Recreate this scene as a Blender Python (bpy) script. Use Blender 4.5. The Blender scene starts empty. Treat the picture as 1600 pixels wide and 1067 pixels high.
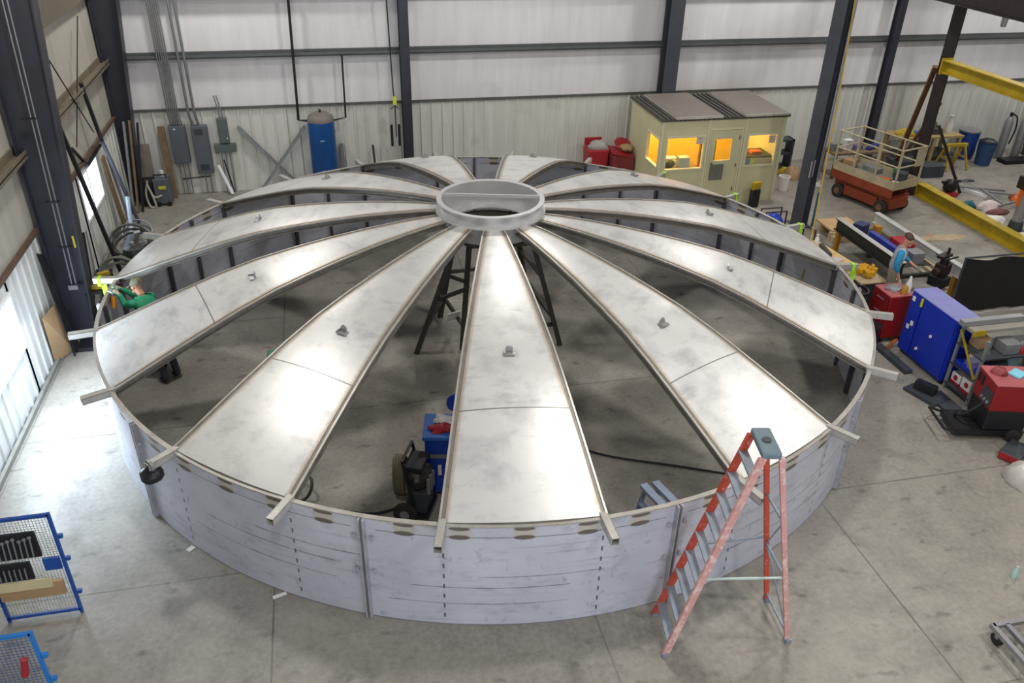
import bpy, bmesh, math, random
from mathutils import Vector, Matrix
PI = math.pi
random.seed(7)
SC = bpy.context.scene
COL = SC.collection
sin, cos = math.sin, math.cos

# ------------------------------------------------------------------ camera
CAMP = Vector((-2.61883, -13.21158, 8.17245))
PITCH, YAW, ROLL, FPX = -0.53645, 0.22727, 0.02329, 1291.02
_f = Vector((sin(YAW)*cos(PITCH), cos(YAW)*cos(PITCH), sin(PITCH)))
_r = Vector((cos(YAW), -sin(YAW), 0)); _u = _r.cross(_f)
CR = _r*cos(ROLL)+_u*sin(ROLL); CU = _u*cos(ROLL)-_r*sin(ROLL)
cam = bpy.data.objects.new('camera', bpy.data.cameras.new('camera'))
COL.objects.link(cam)
cam.data.sensor_width = 36; cam.data.lens = 36*FPX/1600
cam.data.clip_start = .05; cam.data.clip_end = 200
M = Matrix((CR, CU, -_f)).transposed().to_4x4(); M.translation = CAMP
cam.matrix_world = M
SC.camera = cam
def ray(x, y): return _f+CR*((x-800)/FPX)-CU*((y-533.5)/FPX)
def at(x, y, z=0.0):
    d = ray(x, y); return CAMP+d*((z-CAMP.z)/d.z)
def atX(x, y, X):
    d = ray(x, y); return CAMP+d*((X-CAMP.x)/d.x)
def atY(x, y, Y):
    d = ray(x, y); return CAMP+d*((Y-CAMP.y)/d.y)

# ------------------------------------------------------------------ materials
def lin(h):
    h = h.lstrip('#'); o = []
    for i in (0, 2, 4):
        c = int(h[i:i+2], 16)/255
        o.append(c/12.92 if c <= .04045 else ((c+.055)/1.055)**2.4)
    return o
class NT:
    def __init__(s, m):
        s.t = m.node_tree; s.n = s.t.nodes; s.l = s.t.links
    def add(s, typ, **kw):
        x = s.n.new(typ)
        for k, v in kw.items(): setattr(x, k, v)
        return x
    def link(s, a, b): s.l.new(a, b)
    def put(s, sock, v):
        if hasattr(v, 'links') or hasattr(v, 'is_linked'): s.l.new(v, sock)
        else: sock.default_value = v
    def math(s, op, a, b=0.0, c=None, clamp=False):
        x = s.add('ShaderNodeMath', operation=op, use_clamp=clamp)
        s.put(x.inputs[0], a); s.put(x.inputs[1], b)
        if c is not None: s.put(x.inputs[2], c)
        return x.outputs[0]
    def mix(s, f, a, b):
        x = s.add('ShaderNodeMix', data_type='RGBA')
        s.put(x.inputs[0], f)
        for i, v in ((6, a), (7, b)):
            if isinstance(v, (list, tuple)): x.inputs[i].default_value = (*v[:3], 1)
            else: s.l.new(v, x.inputs[i])
        return x.outputs[2]
    def noise(s, vec, scale, detail=4, rough=.55):
        x = s.add('ShaderNodeTexNoise'); s.put(x.inputs['Vector'], vec)
        x.inputs['Scale'].default_value = scale; x.inputs['Detail'].default_value = detail
        x.inputs['Roughness'].default_value = rough
        return x.outputs['Fac']
    def ramp(s, f, lo, hi, a=0.0, b=1.0):
        x = s.add('ShaderNodeMapRange'); s.put(x.inputs[0], f)
        x.inputs[1].default_value = lo; x.inputs[2].default_value = hi
        x.inputs[3].default_value = a; x.inputs[4].default_value = b
        return x.outputs[0]
    def sep(s, v):
        x = s.add('ShaderNodeSeparateXYZ'); s.link(v, x.inputs[0]); return x.outputs
    def vmul(s, v, k):
        x = s.add('ShaderNodeVectorMath', operation='MULTIPLY'); s.link(v, x.inputs[0]); x.inputs[1].default_value = k
        return x.outputs[0]
def newmat(name):
    m = bpy.data.materials.new(name); m.use_nodes = True
    n = NT(m); b = n.n['Principled BSDF']
    return m, n, b
_MC = {}
def mat(name, col, rough=.5, metal=0.0, var=.12, scale=4.0, col2=None, f2=.5, emit=0.0, bump=0.0, alpha=None, spec=None):
    if name in _MC: return _MC[name]
    m, n, b = newmat(name)
    c = lin(col)
    tc = n.add('ShaderNodeTexCoord'); oi = n.add('ShaderNodeObjectInfo')
    va = n.add('ShaderNodeVectorMath', operation='ADD'); n.link(tc.outputs['Object'], va.inputs[0])
    off = n.math('MULTIPLY', oi.outputs['Random'], 40.0)
    n.link(off, va.inputs[1])
    f = n.noise(va.outputs[0], scale)
    base = n.mix(n.ramp(f, .3, .7), [x*(1-var) for x in c], [min(1, x*(1+var)) for x in c])
    if col2:
        g = n.noise(va.outputs[0], scale*2.3, 6, .7)
        base = n.mix(n.ramp(g, f2, f2+.12), base, lin(col2))
    n.link(base, b.inputs['Base Color'])
    b.inputs['Roughness'].default_value = rough; b.inputs['Metallic'].default_value = metal
    if spec is not None: b.inputs['Specular IOR Level'].default_value = spec
    if emit:
        b.inputs['Emission Color'].default_value = (*c, 1); b.inputs['Emission Strength'].default_value = emit
    if bump:
        bm = n.add('ShaderNodeBump'); bm.inputs['Strength'].default_value = bump; bm.inputs['Distance'].default_value = .02
        n.link(n.noise(va.outputs[0], scale*4), bm.inputs['Height']); n.link(bm.outputs[0], b.inputs['Normal'])
    if alpha is not None: b.inputs['Alpha'].default_value = alpha
    _MC[name] = m
    return m

# ------------------------------------------------------------------ mesh builder
def frame(d):
    d = Vector(d).normalized()
    a = Vector((0, 0, 1)) if abs(d.z) < .95 else Vector((1, 0, 0))
    x = a.cross(d).normalized(); y = d.cross(x)
    return x, y, d
class MB:
    def __init__(s): s.v = []; s.f = []; s.uv = None; s.soft = False
    def _add(s, vs, fs):
        k = len(s.v); s.v += [Vector(p) for p in vs]; s.f += [tuple(i+k for i in f) for f in fs]; return s
    def hexa(s, p):
        return s._add(p, [(0, 3, 2, 1), (4, 5, 6, 7), (0, 1, 5, 4), (1, 2, 6, 5), (2, 3, 7, 6), (3, 0, 4, 7)])
    def bx(s, x0, x1, y0, y1, z0, z1):
        return s.hexa([(x0, y0, z0), (x1, y0, z0), (x1, y1, z0), (x0, y1, z0), (x0, y0, z1), (x1, y0, z1), (x1, y1, z1), (x0, y1, z1)])
    def box(s, c, d, rz=0.0, rx=0.0, ry=0.0):
        R = Matrix.Rotation(rz, 3, 'Z') @ Matrix.Rotation(ry, 3, 'Y') @ Matrix.Rotation(rx, 3, 'X')
        c = Vector(c); x, y, z = d[0]/2, d[1]/2, d[2]/2
        return s.hexa([c+R@Vector(p) for p in ((-x, -y, -z), (x, -y, -z), (x, y, -z), (-x, y, -z), (-x, -y, z), (x, -y, z), (x, y, z), (-x, y, z))])
    def bar(s, p0, p1, w, h=None, up=None):
        h = h or w; p0, p1 = Vector(p0), Vector(p1)
        x, y, d = frame(p1-p0)
        if up is not None:
            x = (p1-p0).normalized().cross(Vector(up)).normalized(); y = x.cross((p1-p0).normalized())
        o = [x*(a*w/2)+y*(b*h/2) for a, b in ((-1, -1), (1, -1), (1, 1), (-1, 1))]
        return s.hexa([p0+q for q in o]+[p1+q for q in o])
    def cyl(s, p0, p1, r0, r1=None, n=14, cap=True):
        r1 = r0 if r1 is None else r1; p0, p1 = Vector(p0), Vector(p1); x, y, d = frame(p1-p0)
        vs = []
        for p, r in ((p0, r0), (p1, r1)):
            vs += [p+x*(r*cos(2*PI*i/n))+y*(r*sin(2*PI*i/n)) for i in range(n)]
        fs = [(i, (i+1) % n, n+(i+1) % n, n+i) for i in range(n)]
        if cap: fs += [tuple(range(n-1, -1, -1)), tuple(range(n, 2*n))]
        return s._add(vs, fs)
    def tube(s, pts, r, n=8, closed=False):
        pts = [Vector(p) for p in pts]; k = len(pts); vs = []; fs = []
        x = None
        for i, p in enumerate(pts):
            a = pts[i-1] if (i or closed) else pts[i]; b = pts[(i+1) % k] if (i < k-1 or closed) else pts[i]
            d = (b-a).normalized()
            if x is None: x, y, _ = frame(d)
            else:
                x = (x-d*x.dot(d)).normalized(); y = d.cross(x)
            rr = r[i] if isinstance(r, (list, tuple)) else r
            vs += [p+x*(rr*cos(2*PI*j/n))+y*(rr*sin(2*PI*j/n)) for j in range(n)]
        m = k if closed else k-1
        for i in range(m):
            for j in range(n):
                a = i*n; b = ((i+1) % k)*n
                fs.append((a+j, a+(j+1) % n, b+(j+1) % n, b+j))
        if not closed: fs += [tuple(range(n-1, -1, -1)), tuple(range((k-1)*n, k*n))]
        return s._add(vs, fs)
    def lathe(s, prof, c=(0, 0, 0), n=28, a0=0.0, a1=None):
        c = Vector(c); full = a1 is None; m = n if full else n+1; A = 2*PI if full else a1-a0
        vs = [c+Vector((r*cos(a0+A*i/n), r*sin(a0+A*i/n), z)) for r, z in prof for i in range(m)]
        fs = []
        for k in range(len(prof)-1):
            for i in range(n):
                j = (i+1) % m
                fs.append((k*m+i, k*m+j, (k+1)*m+j, (k+1)*m+i))
        if full:
            if prof[0][0] > 1e-4: fs.append(tuple(range(m-1, -1, -1)))
            if prof[-1][0] > 1e-4: fs.append(tuple(range((len(prof)-1)*m, len(prof)*m)))
        return s._add(vs, fs)
    def ringlathe(s, prof, c=(0, 0, 0), n=48):
        c = Vector(c); k = len(prof)
        vs = [c+Vector((r*cos(2*PI*i/n), r*sin(2*PI*i/n), z)) for r, z in prof for i in range(n)]
        fs = [(a*n+i, a*n+(i+1) % n, ((a+1) % k)*n+(i+1) % n, ((a+1) % k)*n+i) for a in range(k) for i in range(n)]
        return s._add(vs, fs)
    def prism(s, poly, a, b, ax='z'):
        k = len(poly)
        def P(p, t): return (p[0], p[1], t) if ax == 'z' else ((p[0], t, p[1]) if ax == 'y' else (t, p[0], p[1]))
        vs = [P(p, a) for p in poly]+[P(p, b) for p in poly]
        fs = [tuple(range(k-1, -1, -1)), tuple(range(k, 2*k))]+[(i, (i+1) % k, k+(i+1) % k, k+i) for i in range(k)]
        return s._add(vs, fs)
    def sweep(s, sec, pts, closed_sec=True):
        """sec(i) -> list of points for station i"""
        k = len(pts); S = [sec(i) for i in range(k)]; n = len(S[0])
        vs = [p for q in S for p in q]; m = n if closed_sec else n-1
        fs = [(i*n+j, i*n+(j+1) % n, (i+1)*n+(j+1) % n, (i+1)*n+j) for i in range(k-1) for j in range(m)]
        if closed_sec: fs += [tuple(range(n-1, -1, -1)), tuple(range((k-1)*n, k*n))]
        return s._add(vs, fs)
    def ibeam(s, p0, p1, w, d, tf=.02, tw=.015, up=(0, 0, 1)):
        p0, p1 = Vector(p0), Vector(p1); t = (p1-p0).normalized(); x = t.cross(Vector(up)).normalized(); y = x.cross(t)
        a, b = w/2, d/2
        q = [(-a, -b), (a, -b), (a, -b+tf), (tw/2, -b+tf), (tw/2, b-tf), (a, b-tf), (a, b), (-a, b), (-a, b-tf), (-tw/2, b-tf), (-tw/2, -b+tf), (-a, -b+tf)]
        return s.sweep(lambda i: [(p0, p1)[i]+x*u+y*v for u, v in q], [0, 1])
    def blob(s, c, r, n=10, m=7, jit=.12, seed=1, flat=False):
        rnd = random.Random(seed); c = Vector(c); vs = []; fs = []; s.soft = True
        n = max(n, 18); m = max(m, 11); q = [rnd.uniform(0, 6.28) for _ in range(8)]
        for i in range(1, m):
            t = PI*i/m
            for j in range(n):
                a = 2*PI*j/n
                k = 1+jit*.75*(sin(3*a+q[0])*sin(2*t+q[1])+.7*sin(5*a+q[2]+2*t)*sin(3*t+q[3])+.5*sin(8*a+q[4]-3*t)*sin(6*t+q[5]))*sin(t)
                z = cos(t)
                if flat and z < 0: z *= .0
                vs.append(c+Vector((r[0]*sin(t)*cos(a)*k, r[1]*sin(t)*sin(a)*k, r[2]*z*(k if z > 0 else 1))))
        for i in range(m-2):
            for j in range(n): fs.append((i*n+j, (i+1)*n+j, (i+1)*n+(j+1) % n, i*n+(j+1) % n))
        vs += [c+Vector((0, 0, r[2])), c-Vector((0, 0, 0 if flat else r[2]))]
        t, b = len(vs)-2, len(vs)-1
        for j in range(n):
            fs.append((j, (j+1) % n, t)); fs.append(((m-2)*n+(j+1) % n, (m-2)*n+j, b))
        return s._add(vs, fs)
    def sheet(s, fn, nu, nv, uv=None):
        k = len(s.v)
        vs = [fn(i/nu, j/nv) for j in range(nv+1) for i in range(nu+1)]
        fs = [(j*(nu+1)+i, j*(nu+1)+i+1, (j+1)*(nu+1)+i+1, (j+1)*(nu+1)+i) for j in range(nv) for i in range(nu)]
        if uv:
            s.uv = s.uv or {}
            for j in range(nv+1):
                for i in range(nu+1): s.uv[k+j*(nu+1)+i] = uv(i/nu, j/nv)
        return s._add(vs, fs)
    def rot(s, a, c=(0, 0, 0), ax='Z'):
        R = Matrix.Rotation(a, 3, ax); c = Vector(c); s.v = [c+R@(p-c) for p in s.v]; return s
    def move(s, d): d = Vector(d); s.v = [p+d for p in s.v]; return s
    def join(s, o): return s._add(o.v, o.f)
    def build(s, name, m, parent=None, world=False, smooth=False, bevel=0.0, thick=0.0, fix=True):
        off = Vector(ROOT.get(parent.name, (0, 0, 0))) if (world and parent) else Vector()
        me = bpy.data.meshes.new(name)
        if s.soft and not smooth: smooth = True
        me.from_pydata([p-off for p in s.v], [], s.f)
        if s.uv:
            l = me.uv_layers.new(name='UVMap')
            for lp in me.loops: l.data[lp.index].uv = s.uv.get(lp.vertex_index, (0, 0))
        if fix:
            bm = bmesh.new(); bm.from_mesh(me); bmesh.ops.recalc_face_normals(bm, faces=bm.faces); bm.to_mesh(me); bm.free()
        if m: me.materials.append(m)
        if smooth:
            for p in me.polygons: p.use_smooth = True
            if smooth != 'all':
                try: me.set_sharp_from_angle(angle=math.radians(38))
                except Exception: pass
        o = bpy.data.objects.new(name, me); COL.objects.link(o)
        if parent:
            o.parent = parent; ROOT[o.name] = ROOT.get(parent.name, (0, 0, 0))
        if thick:
            q = o.modifiers.new('solid', 'SOLIDIFY'); q.thickness = thick; q.offset = 0
        if thick and smooth:
            q = o.modifiers.new('split', 'EDGE_SPLIT'); q.split_angle = math.radians(40)
        if bevel:
            q = o.modifiers.new('bevel', 'BEVEL'); q.width = bevel; q.segments = 2; q.limit_method = 'ANGLE'
        return o
ROOT = {}
def tag(o, label=None, cat=None, group=None, kind=None):
    if label: o['label'] = label
    if cat: o['category'] = cat
    if group: o['group'] = group
    if kind: o['kind'] = kind
    return o
def thing(name, label, cat, loc=(0, 0, 0), rz=0.0, group=None):
    o = bpy.data.objects.new(name, None); COL.objects.link(o); o.empty_display_size = .1
    o.location = loc; o.rotation_euler = (0, 0, rz); ROOT[o.name] = tuple(loc)
    return tag(o, label, cat, group)
def single(name, mb, m, label, cat, group=None, **kw):
    """one-mesh thing authored in world coordinates; origin goes to the base centre"""
    xs = [p.x for p in mb.v]; ys = [p.y for p in mb.v]; zs = [p.z for p in mb.v]
    c = Vector(((min(xs)+max(xs))/2, (min(ys)+max(ys))/2, min(zs)))
    mb.move(-c); o = mb.build(name, m, **kw); o.location = c; ROOT[o.name] = tuple(c)
    return tag(o, label, cat, group)
def struct(name, mb, m, parent=None, **kw):
    o = mb.build(name, m, parent, **kw)
    if not parent: o['kind'] = 'structure'
    return o
def dup(root, loc, rz=0.0, label=None, group=None):
    r = root.copy(); COL.objects.link(r); r.location = loc; r.rotation_euler = (0, 0, rz); ROOT[r.name] = tuple(loc)
    if label: r['label'] = label
    if group: r['group'] = group
    for ch in list(root.children):
        c = ch.copy(); COL.objects.link(c); c.parent = r
        for g in list(ch.children):
            d = g.copy(); COL.objects.link(d); d.parent = c
    return r
def lerp(a, b, t): return Vector(a)*(1-t)+Vector(b)*t
def spline(pts, n=8):
    pts = [Vector(p) for p in pts]; P = [pts[0]*2-pts[1]]+pts+[pts[-1]*2-pts[-2]]; out = []
    for i in range(1, len(P)-2):
        for k in range(n):
            t = k/n; a, b, c, d = P[i-1:i+3]
            out.append(.5*((2*b)+(c-a)*t+(2*a-5*b+4*c-d)*t*t+(3*b-a-3*c+d)*t**3))
    out.append(pts[-1]); return out
# ================================================================== room shell
LX, BY, HW = -7.85, 9.47, 9.0          # left wall, back wall, wall height
WZ = 2.25                               # top of the ribbed wainscot
RX, FY = 24.0, -17.0

def floor_mat():
    m, n, b = newmat('concrete_floor')
    g = n.add('ShaderNodeNewGeometry').outputs['Position']
    big = n.noise(g, .35, 5, .6); mid = n.noise(g, 1.6, 6, .65); fine = n.noise(g, 14, 5, .7)
    c = n.mix(n.ramp(big, .3, .7), lin('#7a756b'), lin('#959086'))
    c = n.mix(n.ramp(mid, .40, .70, 0, .7), c, lin('#66625a'))
    c = n.mix(n.ramp(fine, .35, .75, 0, .35), c, lin('#b4b1aa'))
    sp = n.noise(n.vmul(g, (1, 1.7, 1)), 2.6, 3, .5)
    c = n.mix(n.ramp(sp, .62, .74, 0, .7), c, lin('#4d4a45'))
    x, y, z = n.sep(g)
    # saw-cut control joints
    def joint(v, start, pitch, w=.012):
        t = n.math('ADD', v, -start+pitch*20+pitch/2); t = n.math('MODULO', t, pitch); t = n.math('SUBTRACT', t, pitch/2)
        return n.math('LESS_THAN', n.math('ABSOLUTE', t), w)
    j = n.math('MAXIMUM', joint(x, .07, 3.9), joint(y, -4.95, 3.45))
    c = n.mix(n.math('MULTIPLY', j, n.ramp(big, .35, .6, .15, .75)), c, lin('#4a4843'))
    n.link(c, b.inputs['Base Color'])
    n.link(n.ramp(mid, .3, .7, .42, .62), b.inputs['Roughness'])
    bp = n.add('ShaderNodeBump'); bp.inputs['Strength'].default_value = .12; bp.inputs['Distance'].default_value = .01
    n.link(fine, bp.inputs['Height']); n.link(bp.outputs[0], b.inputs['Normal'])
    return m
struct('floor', MB().bx(LX-.3, RX, FY, BY+.3, -.2, 0), floor_mat())

def liner_mat(name, a, d, dirt):
    m, n, b = newmat(name)
    g = n.add('ShaderNodeNewGeometry').outputs['Position']
    s = n.noise(n.vmul(g, (3, 3, .35)), 1.2, 5, .6); t = n.noise(g, 1.1, 5, .6)
    c = n.mix(n.ramp(s, .3, .7), lin(a), lin(d))
    c = n.mix(n.ramp(t, .62, .8, 0, .5), c, lin(dirt))
    n.link(c, b.inputs['Base Color']); b.inputs['Roughness'].default_value = .55
    bp = n.add('ShaderNodeBump'); bp.inputs['Strength'].default_value = .35; bp.inputs['Distance'].default_value = .04
    n.link(n.noise(n.vmul(g, (1.2, 1.2, .5)), 1.5, 3), bp.inputs['Height']); n.link(bp.outputs[0], b.inputs['Normal'])
    return m
m_liner = liner_mat('white_insulation_liner', '#d6d4d6', '#e4e2e4', '#b9b4b0')
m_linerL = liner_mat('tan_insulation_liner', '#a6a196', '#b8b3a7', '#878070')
m_rib = liner_mat('ribbed_wall_panel', '#c6c7c0', '#d6d6d0', '#a3a29a')
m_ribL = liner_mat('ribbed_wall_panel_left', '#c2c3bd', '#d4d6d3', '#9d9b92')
def ribbed(length, h, pitch=.30):
    """profile list (s, depth) of a ribbed metal panel"""
    out = []; s = 0
    while s < length:
        out += [(s, 0), (s+pitch-.07, 0), (s+pitch-.05, .03), (s+pitch-.02, .03)]; s += pitch
    out.append((length, 0)); return [(min(a, length), d) for a, d in out]
# back wall: liner above, ribbed panel below
wb = struct('wall_back', MB().bx(LX-.3, RX, BY, BY+.25, WZ, HW), m_liner)
p = ribbed(RX-LX, WZ); q = MB()
vs = [(LX+s, BY-d, z) for z in (0, WZ) for s, d in p]; k = len(p)
q._add(vs, [(i, i+1, k+i+1, k+i) for i in range(k-1)])
q.bx(LX-.3, RX, BY+.05, BY+.25, 0, WZ)
q.build('ribbed_panel', m_rib, wb, fix=False)
# left wall, with the two window openings
W1 = (-2.3, -.1, .97, 1.98); W2 = (4.8, 6.55, 1.1, 2.1)
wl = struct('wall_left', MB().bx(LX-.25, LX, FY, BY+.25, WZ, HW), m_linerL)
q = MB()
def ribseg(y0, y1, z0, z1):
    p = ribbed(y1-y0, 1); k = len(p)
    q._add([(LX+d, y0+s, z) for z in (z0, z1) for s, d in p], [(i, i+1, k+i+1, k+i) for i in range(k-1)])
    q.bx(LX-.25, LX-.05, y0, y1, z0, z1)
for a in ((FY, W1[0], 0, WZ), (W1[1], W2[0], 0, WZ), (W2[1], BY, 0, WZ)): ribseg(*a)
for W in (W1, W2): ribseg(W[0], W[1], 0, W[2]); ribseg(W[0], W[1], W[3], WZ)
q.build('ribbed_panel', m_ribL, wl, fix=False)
m_white = mat('white_window_frame', '#e6e8ea', .45, 0, .03)
m_sky = None
def pane_mat():
    m, n, b = newmat('daylit_window_pane')
    b.inputs['Base Color'].default_value = (.75, .82, .9, 1); b.inputs['Roughness'].default_value = .1
    b.inputs['Emission Color'].default_value = (.80, .90, 1, 1); b.inputs['Emission Strength'].default_value = 4.5
    return m
m_pane = pane_mat()
for i, W in enumerate((W1, W2), 1):
    y0, y1, z0, z1 = W; f = .06
    q = MB().bx(LX-.16, LX+.05, y0, y1, z0, z0+f).bx(LX-.16, LX+.05, y0, y1, z1-f, z1)
    q.bx(LX-.16, LX+.05, y0, y0+f, z0+f, z1-f).bx(LX-.16, LX+.05, y1-f, y1, z0+f, z1-f)
    ym = (y0+y1)/2; q.bx(LX-.12, LX+.02, ym-.035, ym+.035, z0+f, z1-f)
    w = struct('window_%d' % i, q, m_white)
    MB().bx(LX-.12, LX-.09, y0+f, y1-f, z0+f, z1-f).build('window_pane', m_pane, w)
# girts and caps
m_girt = mat('grey_girt', '#626566', .5, .3, .1)
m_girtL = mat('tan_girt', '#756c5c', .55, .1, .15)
m_cap = mat('dark_trim', '#5d5f5b', .5, .2, .15)
def girt(z): return MB().bx(LX, RX, BY-.20, BY-.006, z-.035, z-.02).bx(LX, RX, BY-.20, BY-.185, z-.055, z+.05).bx(LX, RX, BY-.03, BY-.006, z-.035, z+.1)
struct('trim_1', girt(3.58), m_girt)
struct('trim_2', girt(5.0), m_girt)
struct('trim_3', MB().bx(LX, RX, BY-.05, BY-.003, WZ-.03, WZ+.035), m_cap)
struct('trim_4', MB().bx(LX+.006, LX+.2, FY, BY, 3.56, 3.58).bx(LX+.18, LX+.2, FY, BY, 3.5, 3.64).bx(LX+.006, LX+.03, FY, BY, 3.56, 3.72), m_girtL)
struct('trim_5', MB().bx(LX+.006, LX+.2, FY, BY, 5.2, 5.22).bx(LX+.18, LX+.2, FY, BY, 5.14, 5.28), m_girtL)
struct('trim_6', MB().bx(LX+.032, LX+.08, FY, BY, WZ-.04, WZ+.04), mat('rust_brown_trim', '#5f4a3c', .7, .1, .2))
struct('baseboard_left', MB().bx(LX+.032, LX+.09, FY, BY, 0, .09), mat('grey_base_angle', '#85847c', .6, .2, .15))

# ================================================================== light
W = bpy.data.worlds.new('hall_light'); SC.world = W; W.use_nodes = True
W.node_tree.nodes['Background'].inputs[0].default_value = (.97, .98, 1, 1)
W.node_tree.nodes['Background'].inputs[1].default_value = .10
def lamp(x, y, z=8.6, e=265, size=.7, col=(1, .97, .92)):
    l = bpy.data.lights.new('high_bay_lamp', 'AREA'); l.shape = 'DISK'; l.size = size; l.energy = e; l.color = col
    o = bpy.data.objects.new('high_bay_lamp', l); COL.objects.link(o); o.location = (x, y, z); return o
for a in ((-5.6, -.5), (1.7, 4.75), (-5.4, 7.6), (2.2, -4.2), (9, -2.5), (9.5, 7), (16.5, 4), (-3, -10.5), (2.2, -12.5), (6.8, -9), (19, 8), (15.5, -5)):  # includes one right of the camera, added to fill the front floor
    lamp(*a)
l = bpy.data.lights.new('window_daylight', 'AREA'); l.shape = 'RECTANGLE'; l.size = 2.1; l.size_y = 1.0; l.energy = 300; l.color = (.72, .86, 1)
o = bpy.data.objects.new('window_daylight', l); COL.objects.link(o); o.location = (LX+.08, (W1[0]+W1[1])/2, 1.5)
o.rotation_euler = Vector((1, -.05, -.75)).to_track_quat('-Z', 'Y').to_euler()
# unseen wall and door opening added around a fill light for the shell front
q = MB().bx(LX-.25, RX, FY-.25, FY, 4.6, HW).bx(LX-.25, -5, FY-.25, FY, 0, 4.6).bx(5, RX, FY-.25, FY, 0, 4.6)
struct('added_wall_front', q, m_liner)
q = MB().bx(-5.1, -4.95, FY-.1, FY+.12, 0, 4.7).bx(4.95, 5.1, FY-.1, FY+.12, 0, 4.7).bx(-5.1, 5.1, FY-.1, FY+.12, 4.58, 4.72)
struct('added_door_opening', q, m_cap)
l = bpy.data.lights.new('shell_fill_light', 'AREA'); l.shape = 'RECTANGLE'; l.size = 9.6; l.size_y = 4.4; l.energy = 620; l.color = (.80, .88, 1)
o = bpy.data.objects.new('shell_fill_light', l); COL.objects.link(o); o.location = (0, FY-.05, 2.3); o.rotation_euler = (PI/2, 0, 0)
SC.view_settings.view_transform = 'Standard'; SC.view_settings.look = 'None'
SC.view_settings.gamma = 1; SC.view_settings.exposure = -0.18; SC.view_settings.use_curve_mapping = False
# ================================================================== the steel tank with its segmented roof
R, H = 6.53, 1.616
DA = 2*PI/22; PH = -0.27522
PROF = [(.90, 2.82), (1.25, 2.81), (1.7, 2.78), (2.2, 2.735), (2.8, 2.66), (3.4, 2.565), (4.0, 2.45), (4.6, 2.285), (5.1, 2.12), (5.5, 1.985), (5.8, 1.88), (6.2, 1.735), (6.5, 1.63)]
def zr(r):
    if r <= PROF[0][0]: return PROF[0][1]
    for (a, za), (b, zb) in zip(PROF, PROF[1:]):
        if r <= b: return za+(zb-za)*(r-a)/(b-a)
    return PROF[-1][1]
def sheet_mat():
    m, n, b = newmat('brushed_steel_sheet')
    tc = n.add('ShaderNodeTexCoord'); oi = n.add('ShaderNodeObjectInfo')
    u, v, _ = n.sep(tc.outputs['UV'])          # u = metres from the centre line, v = radius in metres
    va = n.add('ShaderNodeVectorMath', operation='ADD'); n.link(tc.outputs['Object'], va.inputs[0]); n.link(n.math('MULTIPLY', oi.outputs['Random'], 50.), va.inputs[1]); P = va.outputs[0]
    big = n.noise(P, .9, 4); mid = n.noise(P, 2.2, 4, .6); fine = n.noise(P, 18, 4, .7)
    c = n.mix(n.ramp(big, .3, .7), lin('#d0cfcd'), lin('#dddcd9'))
    c = n.mix(n.ramp(mid, .48, .72, 0, .5), c, lin('#9a999c'))
    c = n.mix(n.ramp(n.noise(n.vmul(P, (.6, 1.5, 1)), 3.1, 5, .7), .54, .80, 0, .55), c, lin('#85848a'))
    w = n.math('MULTIPLY', v, .1436)           # half width of the sheet at this radius
    e = n.math('SUBTRACT', w, n.math('ABSOLUTE', u))
    tint = n.ramp(n.math('ADD', e, n.math('MULTIPLY', n.math('SUBTRACT', fine, .5), .05)), .035, .085, .75, 0)
    c = n.mix(tint, c, lin('#a08c72'))
    rs = n.math('ADD', 4.75, n.math('MULTIPLY', oi.outputs['Random'], .4))
    seam = n.math('LESS_THAN', n.math('ABSOLUTE', n.math('ADD', n.sep(tc.outputs['Object'])[1], rs)), .008)
    c = n.mix(n.math('MULTIPLY', seam, .8), c, lin('#55504c'))
    n.link(c, b.inputs['Base Color'])
    b.inputs['Metallic'].default_value = .35
    b.inputs['Roughness'].default_value = .37
    bp = n.add('ShaderNodeBump'); bp.inputs['Strength'].default_value = .10; bp.inputs['Distance'].default_value = .02
    n.link(n.noise(P, 1.6, 2), bp.inputs['Height']); n.link(bp.outputs[0], b.inputs['Normal'])
    return m
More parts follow.
